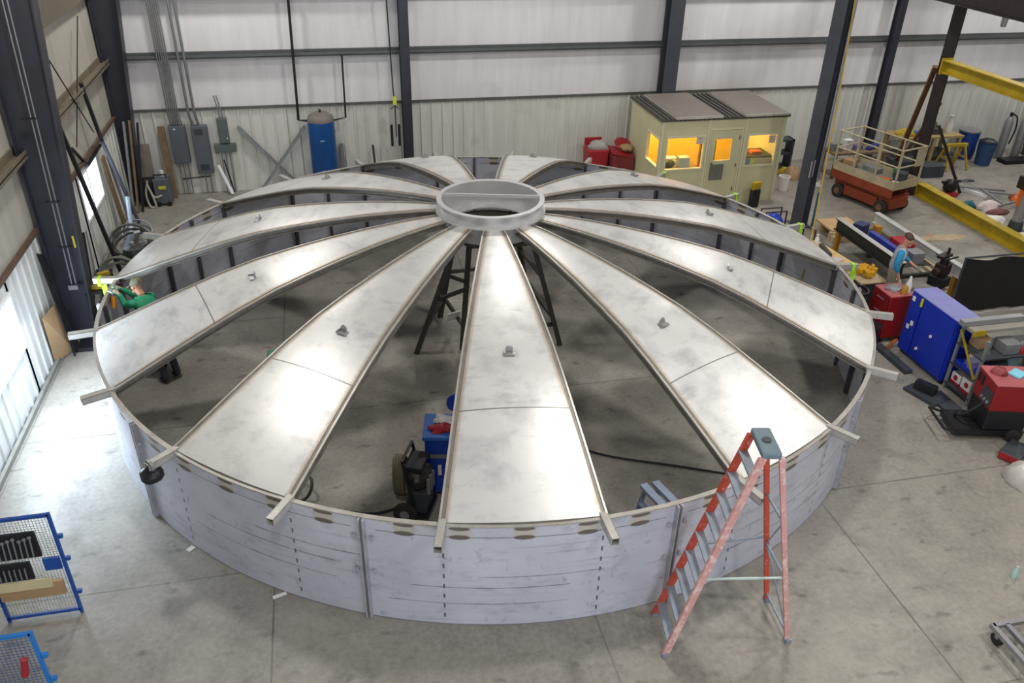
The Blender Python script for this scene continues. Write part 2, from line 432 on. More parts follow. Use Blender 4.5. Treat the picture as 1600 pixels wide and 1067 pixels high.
def shell_mat():
    m, n, b = newmat('mill_steel_shell')
    tc = n.add('ShaderNodeTexCoord'); oi = n.add('ShaderNodeObjectInfo')
    u, v, _ = n.sep(tc.outputs['UV'])          # metres along the section, height
    cb = n.add('ShaderNodeCombineXYZ'); n.link(u, cb.inputs[0]); n.link(v, cb.inputs[1]); n.link(n.math('MULTIPLY', oi.outputs['Random'], 30.), cb.inputs[2]); P = cb.outputs[0]
    big = n.noise(P, 1.0, 4); mid = n.noise(n.vmul(P, (1, 2.2, 1)), 2.4, 6, .7); st = n.noise(n.vmul(P, (.35, 9, 1)), 2.2, 4, .7); bl = n.noise(n.vmul(P, (3, 2.0, 1)), 3, 3)
    c = n.mix(n.ramp(big, .3, .7), lin('#b7b9c4'), lin('#cccdd8'))
    c = n.mix(n.ramp(mid, .54, .72, 0, .5), c, lin('#8c8c95'))
    c = n.mix(n.ramp(st, .58, .72, 0, .36), c, lin('#6d6d75'))
    c = n.mix(n.ramp(bl, .62, .76, 0, .4), c, lin('#6d6e75'))
    au = n.math('ABSOLUTE', u)
    # stitch-weld marks under each rafter
    d = n.math('LESS_THAN', n.math('ABSOLUTE', n.math('SUBTRACT', au, .932)), .011)
    d = n.math('MULTIPLY', d, n.math('LESS_THAN', n.math('MODULO', n.math('ADD', v, .04), .165), .07))
    d = n.math('MULTIPLY', d, n.math('LESS_THAN', v, 1.40)); d = n.math('MULTIPLY', d, n.math('GREATER_THAN', v, .10))
    c = n.mix(n.math('MULTIPLY', d, .85), c, lin('#33343a'))
    # ring seam below the rim, broken by heat-tinted oval pads
    sm = n.math('LESS_THAN', n.math('ABSOLUTE', n.math('SUBTRACT', v, 1.445)), .006)
    sm = n.math('MULTIPLY', sm, n.math('LESS_THAN', au, 1.72))
    c = n.mix(n.math('MULTIPLY', sm, .7), c, lin('#4a4642'))
    rnd_ = oi.outputs['Random']
    for v0, u0, L in ((.62, -1.4, 1.9), (.80, -.6, 1.5), (.35, -1.7, 2.2)):
        k = n.math('LESS_THAN', n.math('ABSOLUTE', n.math('SUBTRACT', n.math('SUBTRACT', v, v0), n.math('MULTIPLY', rnd_, .22))), .007)
        uu = n.math('SUBTRACT', n.math('SUBTRACT', u, u0), rnd_)
        k = n.math('MULTIPLY', n.math('MULTIPLY', k, n.math('GREATER_THAN', uu, 0)), n.math('LESS_THAN', uu, L))
        c = n.mix(n.math('MULTIPLY', k, n.ramp(mid, .35, .6, .25, .8)), c, lin('#55565e'))
    c = n.mix(n.math('MULTIPLY', n.math('LESS_THAN', v, .016), .7), c, lin('#55505a'))
    q = n.math('MINIMUM', n.math('ABSOLUTE', n.math('SUBTRACT', au, .74)), n.math('MINIMUM', au, n.math('ABSOLUTE', n.math('SUBTRACT', au, 1.38))))
    halo = n.math('MULTIPLY', n.ramp(q, .10, .16, .5, 0), n.ramp(n.math('ABSOLUTE', n.math('SUBTRACT', v, 1.51)), .055, .075, 1, 0))
    c = n.mix(halo, c, lin('#b9ab86'))
    def oval(z, a, bb):
        e = n.math('ADD', n.math('POWER', n.math('DIVIDE', q, a), 2.), n.math('POWER', n.math('DIVIDE', n.math('SUBTRACT', v, z), bb), 2.))
        return n.ramp(e, .85, 1.1, .9, 0)
    c = n.mix(n.math('MAXIMUM', oval(1.445, .125, .036), oval(1.575, .125, .03)), c, lin('#5f554a'))
    n.link(c, b.inputs['Base Color']); b.inputs['Metallic'].default_value = .3
    b.inputs['Roughness'].default_value = .45
    return m
m_sheet, m_shell = sheet_mat(), shell_mat()
m_raft = mat('rafter_steel', '#817c75', .5, .45, .15, 6, '#66594c', .58)
m_tube = mat('galvanised_box_tube', '#b5b3ad', .4, .45, .12, 8)
m_seam = mat('edge_angle_steel', '#a9a8ae', .45, .4, .15, 7, '#75685a', .6)
m_post = mat('dark_stiffener_steel', '#55545a', .5, .35, .15)
m_lug = mat('lug_steel', '#9c9a98', .4, .5, .2, 20)
m_rim = mat('rim_angle_steel', '#b3aea6', .42, .5, .15, 5, '#85786a', .60)
m_ring = mat('centre_ring_steel', '#c6c6c6', .35, .4, .06, 3)
tank = thing('storage_tank', 'large round steel tank ring with a half sheeted wheel shaped roof on the concrete floor', 'tank', (0, 0, 0))
def pol(r, a, z): return Vector((r*sin(a), -r*cos(a), z))
HALF = DA/2
# one shell section covers one roof panel and half a gap on either side
def shell_section(a):
    n = 20; t = .012
    mb = MB().sheet(lambda i, j: pol(R, (i*2-1)*DA, j*H), n, 6, uv=lambda i, j: ((i*2-1)*DA*R, j*H))
    s = mb.build('shell_section', m_shell, tank, smooth='all', thick=t); s.rotation_euler.z = a
    for sg in (-1, 1):
        e = MB(); b = sg*(DA-.004)
        for rr in (R+.035,):
            p0, p1 = pol(rr, b, 0.01), pol(rr, b, H)
            e.bar(p0, p1, .018, .075, up=pol(1, b, 0))
        for z in (.80, 1.33):
            e.cyl(pol(R+.03, b-sg*.012, z), pol(R+.05, b-sg*.012, z), .028, n=12)
        o = e.build('edge_flange', m_seam, s)
        e = MB().bar(pol(R-.05, sg*HALF, .02), pol(R-.05, sg*HALF, H-.04), .06, .07, up=pol(1, sg*HALF, 0))
        e.build('stiffener', m_post, s)
    e = MB().bar(pol(R-.04, DA, .02), pol(R-.04, DA, H-.04), .05, .06, up=pol(1, DA, 0))
    e.build('stiffener', m_post, s)
    e = MB(); N = 24
    def sec(i):
        b = (i/N*2-1)*DA; return [pol(R+u, b, H+w) for u, w in ((-.045, -.012), (.016, -.012), (.016, .006), (-.045, .006))]
    e.sweep(sec, range(N+1)); e.build('rim_bar', m_rim, s, smooth=True)
    return s
def copy_part(o, a):
    c = o.copy(); COL.objects.link(c); c.rotation_euler.z = a
    for g in list(o.children):
        d = g.copy(); COL.objects.link(d); d.parent = c
    return c
def roof_panel(a):
    IN = .045                                   # sheet edge sits this far from the rafter line
    def pt(i, j):
        r = .93+(6.50-.93)*j; w = HALF-IN/r*.5; b = (i*2-1)*w
        return pol(r, b, zr(r)+.018*(1-(2*i-1)**2)*min(1, r/4))
    mb = MB().sheet(pt, 8, 40, uv=lambda i, j: ((i*2-1)*(HALF-IN/(.93+5.57*j)*.5)*(.93+5.57*j), .93+5.57*j))
    s = mb.build('roof_panel', m_sheet, tank, smooth='all', thick=.008); s.rotation_euler.z = a
    N = 40
    for sg in (-1, 1):
        e = MB()
        def sec(i):
            r = .93+(6.52-.93)*i/N; z = zr(r)
            o = []
            for t, w in ((-.03, -.004), (.040, -.004), (.040, -.014), (-.002, -.014), (-.002, -.092), (.046, -.092), (.046, -.104), (-.014, -.104), (-.014, -.014), (-.03, -.014)):
                b = sg*(HALF+t/r); o.append(pol(r, b, z+w))
            return o
        e.sweep(sec, range(N+1)); e.build('rafter', m_raft, s, smooth=True)
        e = MB()
        def sec2(i):
            r = .93+(6.52-.93)*i/N; z = zr(r)
            return [pol(r, sg*(HALF+t/r), z+w) for t, w in ((.022, -.0145), (.022, .010), (.048, .010), (.048, -.0145))]
        e.sweep(sec2, range(N+1)); e.build('rafter_lip', m_rim, s, smooth=True)
    r = 4.15; z = zr(r)+.03
    e = MB().box((0, -r, z+.006), (.16, .10, .012)).prism([(-.05, z), (.05, z), (.05, z+.07), (.02, z+.10), (-.02, z+.10), (-.05, z+.07)], -r+.03, -r+.045, 'y')
    e.box((-.065, -r, z+.02), (.012, .1, .03)).cyl((0, -r+.025, z+.055), (0, -r+.05, z+.055), .02, n=10)
    e.build('lifting_lug', m_lug, s)
    return s
def stub(a):
    w, t = .05, .008; mb = MB()
    for c, d in (((0, -(6.46+6.90)/2, 1.60+w-t/2), (2*w, .44, t)), ((0, -(6.46+6.90)/2, 1.60-w+t/2), (2*w, .44, t)), ((w-t/2, -(6.46+6.90)/2, 1.60), (t, .44, 2*w)), ((-w+t/2, -(6.46+6.90)/2, 1.60), (t, .44, 2*w))):
        mb.box(c, d)
    mb.box((0, -6.50, 1.60), (2*w-.01, .02, 2*w-.01))
    mb.move((0, 0, .0)); o = mb.build('rafter_stub', m_tube, tank); o.rotation_euler.z = a; return o
s0 = p0 = t0 = None
for k in range(11):
    a = PH+(2*k+.5)*DA
    if k == 0: s0, p0 = shell_section(a), roof_panel(a)
    else: copy_part(s0, a); copy_part(p0, a)
for k in range(22):
    a = PH+k*DA
    if k == 0: t0 = stub(a)
    else: copy_part(t0, a)
# centre ring: a rolled channel with a skirt and a bar across
ring = MB().ringlathe([(.845, 2.52), (.845, 3.035), (.93, 3.035), (.93, 3.015), (.865, 3.015), (.865, 2.83), (.95, 2.83), (.95, 2.81), (.865, 2.81), (.865, 2.52)], n=72)
ro = ring.build('centre_ring', m_ring, tank, smooth=True)
MB().ringlathe([(.66, 2.58), (.66, 2.60), (.846, 2.60), (.846, 2.58)], n=64).build('inner_flange', m_ring, ro, smooth=True)
d = Vector((cos(.227), -sin(.227), 0)); c = Vector((.03, .10, 3.03))
MB().bar(c-d*.845, c+d*.845, .03, .05).build('cross_bar', m_ring, ro)
for k in range(22):
    a = PH+k*DA
# ------------------------------------------------------------------ tubular tower under the ring
m_stand = mat('dark_primed_steel', '#45423b', .6, .3, .25, 6, '#54493d', .6)
tw = thing('support_tower', 'dark steel tube tower holding up the ring in the middle of the tank', 'stand', (0, .3, 0))
TOP = [(-.62, -.35), (.62, -.42), (-.5, .5), (.55, .5), (-.28, -.6)]
BOT = [(-1.38, .08), (1.36, -.1), (-.75, 1.4), (1.15, 1.7), (-.5, -.85)]
c4 = at(722, 545, 0); d4 = at(734, 374, 2.45); BOT[4] = (c4.x, c4.y); TOP[4] = (d4.x, d4.y)
def leg(i, z):
    a = Vector((*BOT[i], 0)); b = Vector((*TOP[i], 2.5)); return lerp(a, b, z/2.5)
for i in range(5):
    MB().bar(leg(i, 0.0), leg(i, 2.5), .085, .085).build('leg', m_stand, tw, world=True)
q = MB()
for i, j, z, w in ((0, 4, 1.75, 1.55), (0, 4, 1.2, 1.4), (0, 2, .55, .55), (2, 4, .55, .55), (1, 3, 1.6, 1.6), (1, 3, .65, .8), (2, 3, 1.2, 1.2), (0, 2, 2.0, 2.0), (4, 1, 2.3, 2.3), (4, 1, .5, .5)):
    MB().bar(leg(i, z), leg(j, w), .06, .06).build('brace', m_stand, tw, world=True)
MB().ringlathe([(.60, 2.42), (.60, 2.50), (.78, 2.50), (.78, 2.42)], n=32).build('head_ring', m_stand, tw, world=True)
# ================================================================== columns and crane steel
m_col = mat('charcoal_column_paint', '#34353f', .45, .2, .12, 3)
m_colgrey = mat('slate_column_paint', '#4a4d55', .45, .2, .1, 3)
m_brown = mat('brown_black_steel', '#2c211e', .55, .2, .25, 4)
m_cond = mat('grey_conduit', '#8b8d90', .4, .4, .1)
m_black = mat('black_pipe', '#202024', .45, .2, .15)
def hcol(name, x, y, w, d, z1, up, m, label, taper=None, group=None):
    t = thing(name, label, 'column', (x, y, 0), 0, group)
    if taper:
        xa, xb0, xb1 = taper; tf = .025; q = MB()   # tapered frame column standing against the left wall
        def X(z): return xb0+(xb1-xb0)*z/z1
        q.hexa([(xa, y-w/2, 0), (xa+tf, y-w/2, 0), (xa+tf, y+w/2, 0), (xa, y+w/2, 0), (xa, y-w/2, z1), (xa+tf, y-w/2, z1), (xa+tf, y+w/2, z1), (xa, y+w/2, z1)])
        q.hexa([(X(0)-tf, y-w/2, 0), (X(0), y-w/2, 0), (X(0), y+w/2, 0), (X(0)-tf, y+w/2, 0), (X(z1)-tf, y-w/2, z1), (X(z1), y-w/2, z1), (X(z1), y+w/2, z1), (X(z1)-tf, y+w/2, z1)])
        q.hexa([(xa, y-.01, 0), (X(0), y-.01, 0), (X(0), y+.01, 0), (xa, y+.01, 0), (xa, y-.01, z1), (X(z1), y-.01, z1), (X(z1), y+.01, z1), (xa, y+.01, z1)])
        q.build('column_shaft', m, t, world=True)
    else:
        MB().ibeam((x, y, .02), (x, y, z1), w, d, .025, .02, up).build('column_shaft', m, t, world=True)
        MB().bx(x-w*.7, x+w*.7, y-d*.7, y+d*.7, 0, .025).build('base_plate', m, t, world=True)
    return t
c = hcol('steel_column', -7.5, 1.9, .32, .5, 8.6, None, m_col, 'charcoal tapered steel column on the left wall nearest the camera', (-7.78, -7.30, -6.75))
for dy, dz in ((-.05, 0), (.02, 0)):
    MB().tube([(-7.42+dy, 1.72, 1.15), (-7.2+dy, 1.72, 8.5)], .012, 6).build('conduit', m_cond, c, world=True)
for z in (1.15, 1.9, 2.75, 4.2): MB().bx(-7.52, -7.30, 1.70, 1.75, z, z+.03).build('conduit_strap', m_black, c, world=True)
MB().box((-7.24, 1.72, 2.0), (.03, .02, .22)).build('hazard_sticker', mat('yellow_sticker', '#c9bf2a', .6), c, world=True)
MB().box((-7.45, 1.70, 1.12), (.16, .05, .08)).build('junction_box', m_cond, c, world=True)
hcol('steel_column', -7.55, 9.05, .34, .4, 8.6, None, m_col, 'charcoal tapered steel column in the left back corner of the hall', (-7.80, -7.58, -6.85))
hcol('steel_column', -.50, 9.12, .24, .38, 8.6, (0, 1, 0), m_col, 'slim charcoal wall column behind the tank, right of the blue air tank')
hcol('steel_column', 6.85, 9.08, .40, .42, 8.6, (0, 1, 0), m_colgrey, 'charcoal wall column rising behind the cream office booth')
hcol('steel_column', 13.80, 9.12, .16, .30, 8.6, (0, 1, 0), m_col, 'charcoal wall column behind the scissor lift guard rails')
c = hcol('steel_column', 9.03, 4.62, .30, .36, 8.6, (.85, .53, 0), m_colgrey, 'tall slate grey freestanding column right of the office booth')
for s in (0, 1):
    MB().tube([(9.15+s*.07, 4.42+s*.04, 1.2), (9.15+s*.07, 4.42+s*.04, 8.5)], .016, 6).build('conduit', m_cond, c, world=True)
m_paper = mat('white_paper', '#dcd9d6', .7, 0, .05)
for s in (0, 1): MB().box((8.91+s*.11, 4.405+s*.06, 1.55), (.06, .01, .42), .55).build('paper_notice', mat('faded_notice', '#a9a2a8', .7), c, world=True)
cb = hcol('steel_column', 13.42, 6.25, .28, .32, 8.6, (.7, .7, 0), m_brown, 'thick brown black column at the end of the yellow beams')
def leaning(name, p0, p1, r, m, label, cat, group=None, sq=False):
    q = MB()
    if sq: q.bar(p0, p1, r*2, r*2)
    else: q.tube([p0, p1], r, 8)
    return single(name, q, m, label, cat, group)
def FL(a, b): d = b-a; return a+d*((a.z-.03)/-d.z)
m_rust = mat('rusty_brace', '#6b4a33', .6, .2, .25)
leaning('raking_brace', FL(atY(1462, 104, 6.65), atY(1413, 222, 7.7)), atY(1462, 104, 6.65), .06, m_rust, 'rusty brown raking brace left of the brown column', 'brace', sq=True)
leaning('raking_brace', at(1500, 302, 0.04), atY(1467, 196, 6.6), .035, m_brown, 'thin dark raking brace right of the brown column foot', 'brace', sq=True)
leaning('raking_brace', FL(atY(1470, 160, 6.6), atY(1432, 214, 7.3)), atY(1470, 160, 6.6), .035, m_rust, 'thin rusty tube crossing behind the brown column', 'brace', sq=True)
m_yel = mat('yellow_crane_paint', '#ac931c', .5, .1, .15, 4, '#7c6a1e', .62)
MBy = MB().ibeam((13.25, 6.0, 3.56), (13.25, -.5, 3.56), .24, .32, .03, .02)
jb = thing('jib_beam', 'yellow steel beam jutting from the brown column high on the right', 'beam', (13.25, 6.0, 3.4))
MBy.build('beam', m_yel, jb, world=True)
MB().bx(13.10, 13.40, 5.98, 6.03, 3.36, 3.76).build('end_plate', m_yel, jb, world=True)
fb = thing('floor_beam', 'long yellow steel beam lying along the floor on the right', 'beam', (13.5, 3, 0))
MB().ibeam((13.55, 6.1, .18), (13.55, -.8, .18), .26, .36, .03, .02).build('beam', m_yel, fb, world=True)
for y in (1.6, -.2): MB().bx(13.42, 13.54, y, y+.02, .03, .33).build('stiffener', m_yel, fb, world=True)
MB().bx(13.43, 13.67, 6.08, 6.11, 0.0, .36).build('end_plate', m_yel, fb, world=True)
p0, p1 = at(1452, -4, 5.15), at(1604, 34, 5.15)
d = (p1-p0).normalized()
cr = thing('crane_girder', 'black overhead crane girder crossing the top right corner', 'crane', tuple(p0))
MB().ibeam(p0-d*1.5+Vector((0, 0, .35)), p1+d*4+Vector((0, 0, .35)), .3, .7, .03, .02).build('girder', m_brown, cr, world=True)
hk = at(1575, 16, 4.75)
ho = thing('hoist_block', 'grey hoist block hanging from the black crane girder', 'hoist', tuple(hk))
MB().box(hk+Vector((0, 0, .15)), (.22, .2, .4)).build('hoist_body', m_black, ho, world=True, bevel=.02)
MB().cyl(hk+Vector((0, 0, -.42)), hk, .07, .10).build('hook_block', m_cond, ho, world=True)
q = MB().box((hk.x+.25, hk.y-.1, hk.z+.2), (.06, .05, .35)); q.build('pendant', m_yel, ho, world=True)
# yellow drop cable beside the grey column
q = MB().tube(spline([(9.36, 3.90, 7.2), (9.35, 3.88, 5), (9.33, 3.86, 3), (9.3, 3.8, 1.55)], 6), .028, 6).tube([(8.2, 1.0, 1.28), (8.21, 1.02, 1.3)], .01, 4)
q = MB().tube(spline([atY(1343, -40, 3.6), atY(1321, 90, 3.5), atY(1303, 190, 3.2), atY(1282, 300, 2.6), atY(1266, 380, 1.9), at(1253, 438, 1.15)], 6), .016, 6)
single('drop_cable', q, mat('yellow_cable', '#b3922c', .6), 'yellow cable hanging down in front of the grey column', 'cable')
# duct end on the left wall
MB2 = MB().bx(-7.7, -7.1, 2.6, 5.3, 5.45, 5.9)
single('wall_duct', MB2, mat('dull_tan_duct', '#6d6553', .6, .1, .1), 'dull tan sheet metal duct high on the left wall', 'duct')

# ================================================================== along the back wall
m_ebox = mat('grey_enclosure', '#5d636b', .5, .2, .06)
m_ebox2 = mat('green_grey_enclosure', '#5e6763', .5, .2, .06)
def panel(label, x0, x1, z0, z1, m, d=.24, name='electrical_panel', extras=()):
    t = thing(name, label, 'electrical box', ((x0+x1)/2, BY-.03, z0))
    MB().bx(x0, x1, BY-d, BY-.034, z0, z1).build('enclosure', m, t, world=True, bevel=.008)
    MB().bx(x0+.015, x1-.015, BY-d-.018, BY-d-.001, z0+.015, z1-.015).build('door', m, t, world=True, bevel=.005)
    for (a, b, c2, e, mm, nm) in extras:
        MB().bx(x0+a, x0+b, BY-d-.03, BY-d-.019, z0+c2, z0+e).build(nm, mm, t, world=True)
    return t
m_dk = mat('dark_grey_plate', '#3b4046', .5, .1)
panel('wide grey electrical panel on the back wall, left of the pair', -6.64, -6.24, .90, 1.88, m_ebox, extras=((.12, .17, .9, .94, m_paper, 'sticker'),))
panel('tall grey electrical panel on the back wall, right of the pair', -6.10, -5.70, .60, 1.86, m_ebox, extras=((.08, .28, 1.05, 1.20, m_dk, 'breaker_cover'), (.10, .32, .10, .26, m_dk, 'vent_cover')))
panel('small green grey switch box above the wiring trough', -5.43, -5.19, 1.37, 2.02, m_ebox2, .18, 'switch_box', ((.19, .22, .12, .16, mat('pale_lamp', '#cfe6dc', .3), 'lamp'),))
panel('grey horizontal wiring trough under the small switch box', -5.60, -5.05, 1.12, 1.34, m_ebox2, .16, 'wiring_trough')
xs = [(-6.58, 1.88), (-6.52, 1.88), (-6.46, 1.88), (-6.41, 1.88), (-6.36, 1.88), (-6.31, 1.88), (-6.05, 1.86), (-5.90, 1.86), (-5.34, 2.02), (-5.27, 2.02)]
for i, (x, z) in enumerate(xs):
    top = (8.0 if i < 8 else 2.6); r = .018 if i not in (6, 7) else .035
    o = single('conduit_pipe', MB().tube([(x, BY-.09 if i < 8 else BY-.12, z), (x-.005*i, BY-.24 if i < 8 else BY-.12, z+.35), (x-.01*i, BY-.24 if i < 8 else BY-.10, top)], r, 8), m_cond, 'grey conduit pipe running up the back wall from the electrical boxes', 'pipe', 'conduits above the electrical boxes', smooth=True)
for x, z in ((-6.55, .90), (-6.45, .90), (-6.33, .90), (-5.95, .60), (-5.83, .60), (-5.45, 1.12), (-5.34, 1.12), (-5.24, 1.12)):
    single('conduit_pipe', MB().tube([(x, BY-.10, .02), (x, BY-.10, z)], .016, 6), m_cond, 'short grey conduit dropping to the floor under the electrical boxes', 'pipe', 'conduits under the electrical boxes', smooth=True)
single('conduit_pipe', MB().tube([(-6.55, BY-.05, .42), (-5.8, BY-.05, .46)], .015, 6), m_black, 'dark horizontal conduit joining the drops under the electrical panels', 'pipe', smooth=True)
# blue air receiver
at_ = thing('air_tank', 'tall blue air receiver tank with a grey domed top by the back wall', 'tank', (-2.79, 8.95, 0))
MB().lathe([(.30, .12), (.345, .18), (.345, 1.98)], n=32).build('tank_body', mat('blue_tank_paint', '#124f92', .4, .1, .08, 2), at_, smooth=True)
MB().lathe([(.347, 1.97), (.345, 2.02), (.31, 2.10), (.2, 2.17), (0.0, 2.19)], n=32).build('tank_dome', mat('dull_grey_dome', '#77706a', .6, .1), at_, smooth=True)
for k in range(3):
    a = 2*PI*k/3; MB().bar((.28*cos(a), .28*sin(a), 0), (.28*cos(a), .28*sin(a), .25), .06, .03).build('leg', m_black, at_)
MB().cyl((0, 0, 2.18), (0, 0, 2.26), .03).build('fitting', m_black, at_)
MB().box((.0, -.349, 1.52), (.12, .01, .04)).build('nameplate', mat('pale_blue_plate', '#6f93b8', .4), at_)
single('air_pipe', MB().tube([(-3.22, BY-.26, 7.5), (-3.36, BY-.27, 1.93), (-3.12, 9.1, 1.93)], .035, 8), m_black, 'black air pipe running down the wall to the left of the blue tank', 'pipe', smooth=True)
single('air_pipe', MB().tube([(-2.1, BY-.25, 3.55), (-2.13, BY-.25, 1.95), (-2.45, 9.0, 1.95)], .025, 8), m_black, 'thinner black pipe dropping from the girt to the right of the blue tank', 'pipe', smooth=True)
# chain hoist hanging left of the slim column
ch = thing('hanging_hook_set', 'yellow tagged cable with hook and dark grips hanging by the slim column', 'hoist cable', (-.82, 8.95, 1.2))
MB().tube([(-.95, 8.95, 7), (-.86, 8.95, 2.75), (-.84, 8.95, 2.5)], .018, 6).build('cable', m_black, ch, world=True)
MB().box((-.83, 8.95, 2.42), (.09, .06, .22)).build('coupler', mat('lime_yellow_plastic', '#c9d23c', .5), ch, world=True)
MB().tube([(-.83, 8.95, 2.3), (-.83, 8.95, 1.45)], .014, 6).build('lower_cable', m_black, ch, world=True)
for dx in (-.12, .08): MB().cyl((-.83+dx, 8.95, 1.2), (-.83+dx, 8.95, 1.78), .035, n=8).build('grip', m_black, ch, world=True)
MB().tube([(-.95, 8.95, 2.2), (-.83, 8.95, 2.28), (-.72, 8.95, 2.2)], .012, 6).build('spreader', m_black, ch, world=True)
# leaning stock on the back wall
m_gal = mat('grey_channel', '#8e9092', .45, .4, .1); m_ply = mat('tan_plywood', '#a98b66', .7, 0, .12, 3); m_wood = mat('raw_timber', '#77624a', .75, 0, .15, 5)
def chan(p0, p1, w=.14, d=.06): return MB().ibeam(p0, p1, d, w, .012, .01, (0, 1, .001))
single('steel_channel', chan(atY(371, 198, 9.37), (-3.45, 9.30, .0)), m_gal, 'grey steel channel crossing behind, falling from left to right beside the blue tank', 'steel channel')
single('steel_channel', chan(atY(476, 198, 9.22), (-4.62, 9.0, .0), .16), m_gal, 'grey steel channel leaning up to the right against the blue tank', 'steel channel')
single('white_strip', MB().bar(atY(341, 258, 9.33), at(364, 303, .03), .09, .03), m_white, 'white trim strip leaning under the wiring trough', 'strip')
single('black_rod', MB().tube([atY(350, 250, 9.3), at(367, 300, .02)], .018, 6), m_black, 'black rod leaning beside the white trim strip', 'rod')
single('timber_plank', MB().bar((-6.78, 9.12, 0.0), (-6.84, 9.38, 1.86), .17, .05, up=(0, 1, 0)), m_wood, 'brown timber plank standing against the wall left of the panels', 'plank')
single('grey_board', MB().bar((-7.30, 9.15, .02), (-7.32, 9.36, 1.42), .22, .03, up=(0, 1, 0)), mat('weathered_board', '#7b766c', .7), 'weathered grey board standing in the left back corner', 'board')
# plasma cutter by the corner
pc_ = at(256, 322, 0)
pc = thing('plasma_cutter', 'grey wheeled cutting machine with yellow label and white hose in the corner', 'welding machine', (pc_.x, pc_.y+.2, 0))
MB().bx(-.16, .22, -.2, .25, .06, .72).build('cabinet', m_ebox, pc, bevel=.02)
MB().bx(-.52, -.17, -.15, .25, .0, .66).build('control_unit', m_black, pc, bevel=.02)
MB().tube([(-.12, -.12, .72), (-.12, -.12, .82), (.18, -.12, .82), (.18, -.12, .72)], .02, 6).build('handle', m_black, pc)
MB().bx(-.04, .14, -.215, -.202, .46, .54).build('warning_label', mat('yellow_label', '#c9c02c', .6), pc)
MB().tube(spline([(-.28, -.18, .70), (-.36, -.24, .35), (-.30, -.3, .05), (-.16, -.32, .05), (-.2, -.28, .3), (-.3, -.2, .62), (-.18, -.24, .28), (.02, -.22, .3)], 6), .028, 8).build('hose', mat('pale_hose', '#a59f94', .6), pc, smooth=True)
MB().cyl((.05, .1, .72), (.05, .1, .86), .05).build('fitting', m_paper, pc)
for sx in (-.1, .16): MB().cyl((sx, -.2, .06), (sx, -.24, .06), .06, n=12).build('wheel', m_black, pc)
# things seen over the far rim of the tank
m_green = mat('green_plastic', '#2f7d5b', .5, 0, .1)
g = thing('green_drum', 'green round drum lid showing over the tank rim beside the slim column', 'drum', (-.95, 8.35, 0))
MB().lathe([(.33, 0), (.35, .3), (.33, .62)], n=24).build('drum_body', m_green, g, smooth=True)
MB().lathe([(.37, .60), (.38, .66), (.2, .76), (0, .79)], n=24).build('drum_lid', m_green, g, smooth=True)
g = thing('weed_bucket', 'green bucket of yellow tipped tools right of the blue tank', 'bucket', (-2.15, 8.55, 0))
MB().lathe([(.18, 0), (.24, .52), (.22, .52), (.17, .03)], n=20).build('bucket', m_green, g, smooth=True)
rnd = random.Random(4)
for i in range(9):
    a = rnd.uniform(0, 6.28); MB().blob((.16*cos(a), .14*sin(a), .60+rnd.uniform(-.05, .1)), (.07, .07, .05), 8, 5, .3, i).build('tool_head', (m_green, m_yel, m_green)[i % 3], g)
single('dark_rod', MB().tube([(-1.42, 8.9, .0), (-1.46, 9.3, 1.15)], .03, 6), m_black, 'dark rod standing against the wall behind the green drum', 'rod')
single('slim_bar', MB().bar((-2.28, 9.25, .0), (-2.30, 9.38, 1.2), .10, .03, up=(0, 1, 0)), m_gal, 'narrow grey bar on the wall just right of the blue tank', 'bar')
e = thing('grey_engine', 'grey engine with black framed box showing over the far tank rim', 'engine', (1.95, 8.3, 0))
MB().bx(-.5, .6, -.25, .25, 0, .42).build('stand', m_gal, e, bevel=.01)
MB().bx(-.55, -.15, -.2, .2, .42, .72).build('black_box', m_black, e, bevel=.02)
MB().bx(-.48, -.22, -.215, -.202, .46, .66).build('gauge_plate', m_paper, e)
MB().blob((.28, 0, .68), (.32, .22, .26), 12, 8, .15, 3).build('engine_block', mat('cast_grey', '#9b9c9f', .5, .3), e)
MB().cyl((.1, -.1, .85), (.5, -.05, .90), .06).build('air_cleaner', m_gal, e)
single('pipe_bend', MB().tube(spline([(3.0, 8.3, .02), (3.02, 8.3, .5), (3.2, 8.3, .62), (3.45, 8.3, .55), (3.5, 8.3, .3)], 6), .09, 10), mat('bright_duct', '#b5b5b3', .4, .3), 'pale pipe bend showing over the rim right of the grey engine', 'pipe', smooth=True)
single('pipe_bend', MB().tube(spline([(4.0, 8.0, .02), (4.05, 8.0, .38), (4.25, 8.0, .44), (4.5, 8.0, .3)], 6), .08, 10), mat('bright_duct', '#b5b5b3'), 'pale low pipe bend in front of the red bins', 'pipe', smooth=True)
m_red = mat('red_bin_plastic', '#9c1f2a', .5, 0, .1); m_dred = mat('dull_red_bin', '#7d2f31', .55, 0, .1)
b = thing('red_bin', 'bright red bin topped with a grey bag left of the office booth', 'bin', (4.72, 8.55, 0))
MB().prism([(-.24, 0), (.24, 0), (.30, 1.0), (-.30, 1.0)], -.28, .28, 'y').build('bin_body', m_red, b, bevel=.02)
MB().blob((.05, 0, 1.02), (.26, .22, .20), 12, 7, .2, 5).build('bag', mat('grey_bag', '#9a9896', .5), b)
MB().box((-.02, .26, 1.12), (.50, .04, .22)).build('lid', m_red, b, bevel=.01)
b = thing('red_bin', 'dull red bin with open red lid against the office booth side', 'bin', (5.37, 8.30, 0))
MB().prism([(-.28, 0), (.28, 0), (.32, .92), (-.32, .92)], -.3, .3, 'y').build('bin_body', m_dred, b, bevel=.02)
MB().box((-.08, -.02, .96), (.5, .6, .05), 0, .1, .2).build('lid', m_red, b, bevel=.015)
MB().lathe([(0, .0), (.16, 0), (.24, .04), (.16, .08), (.0, .05)], n=18).rot(.5, ax='X').move((.10, .20, 1.08)).build('round_lid', m_red, b, smooth=True)
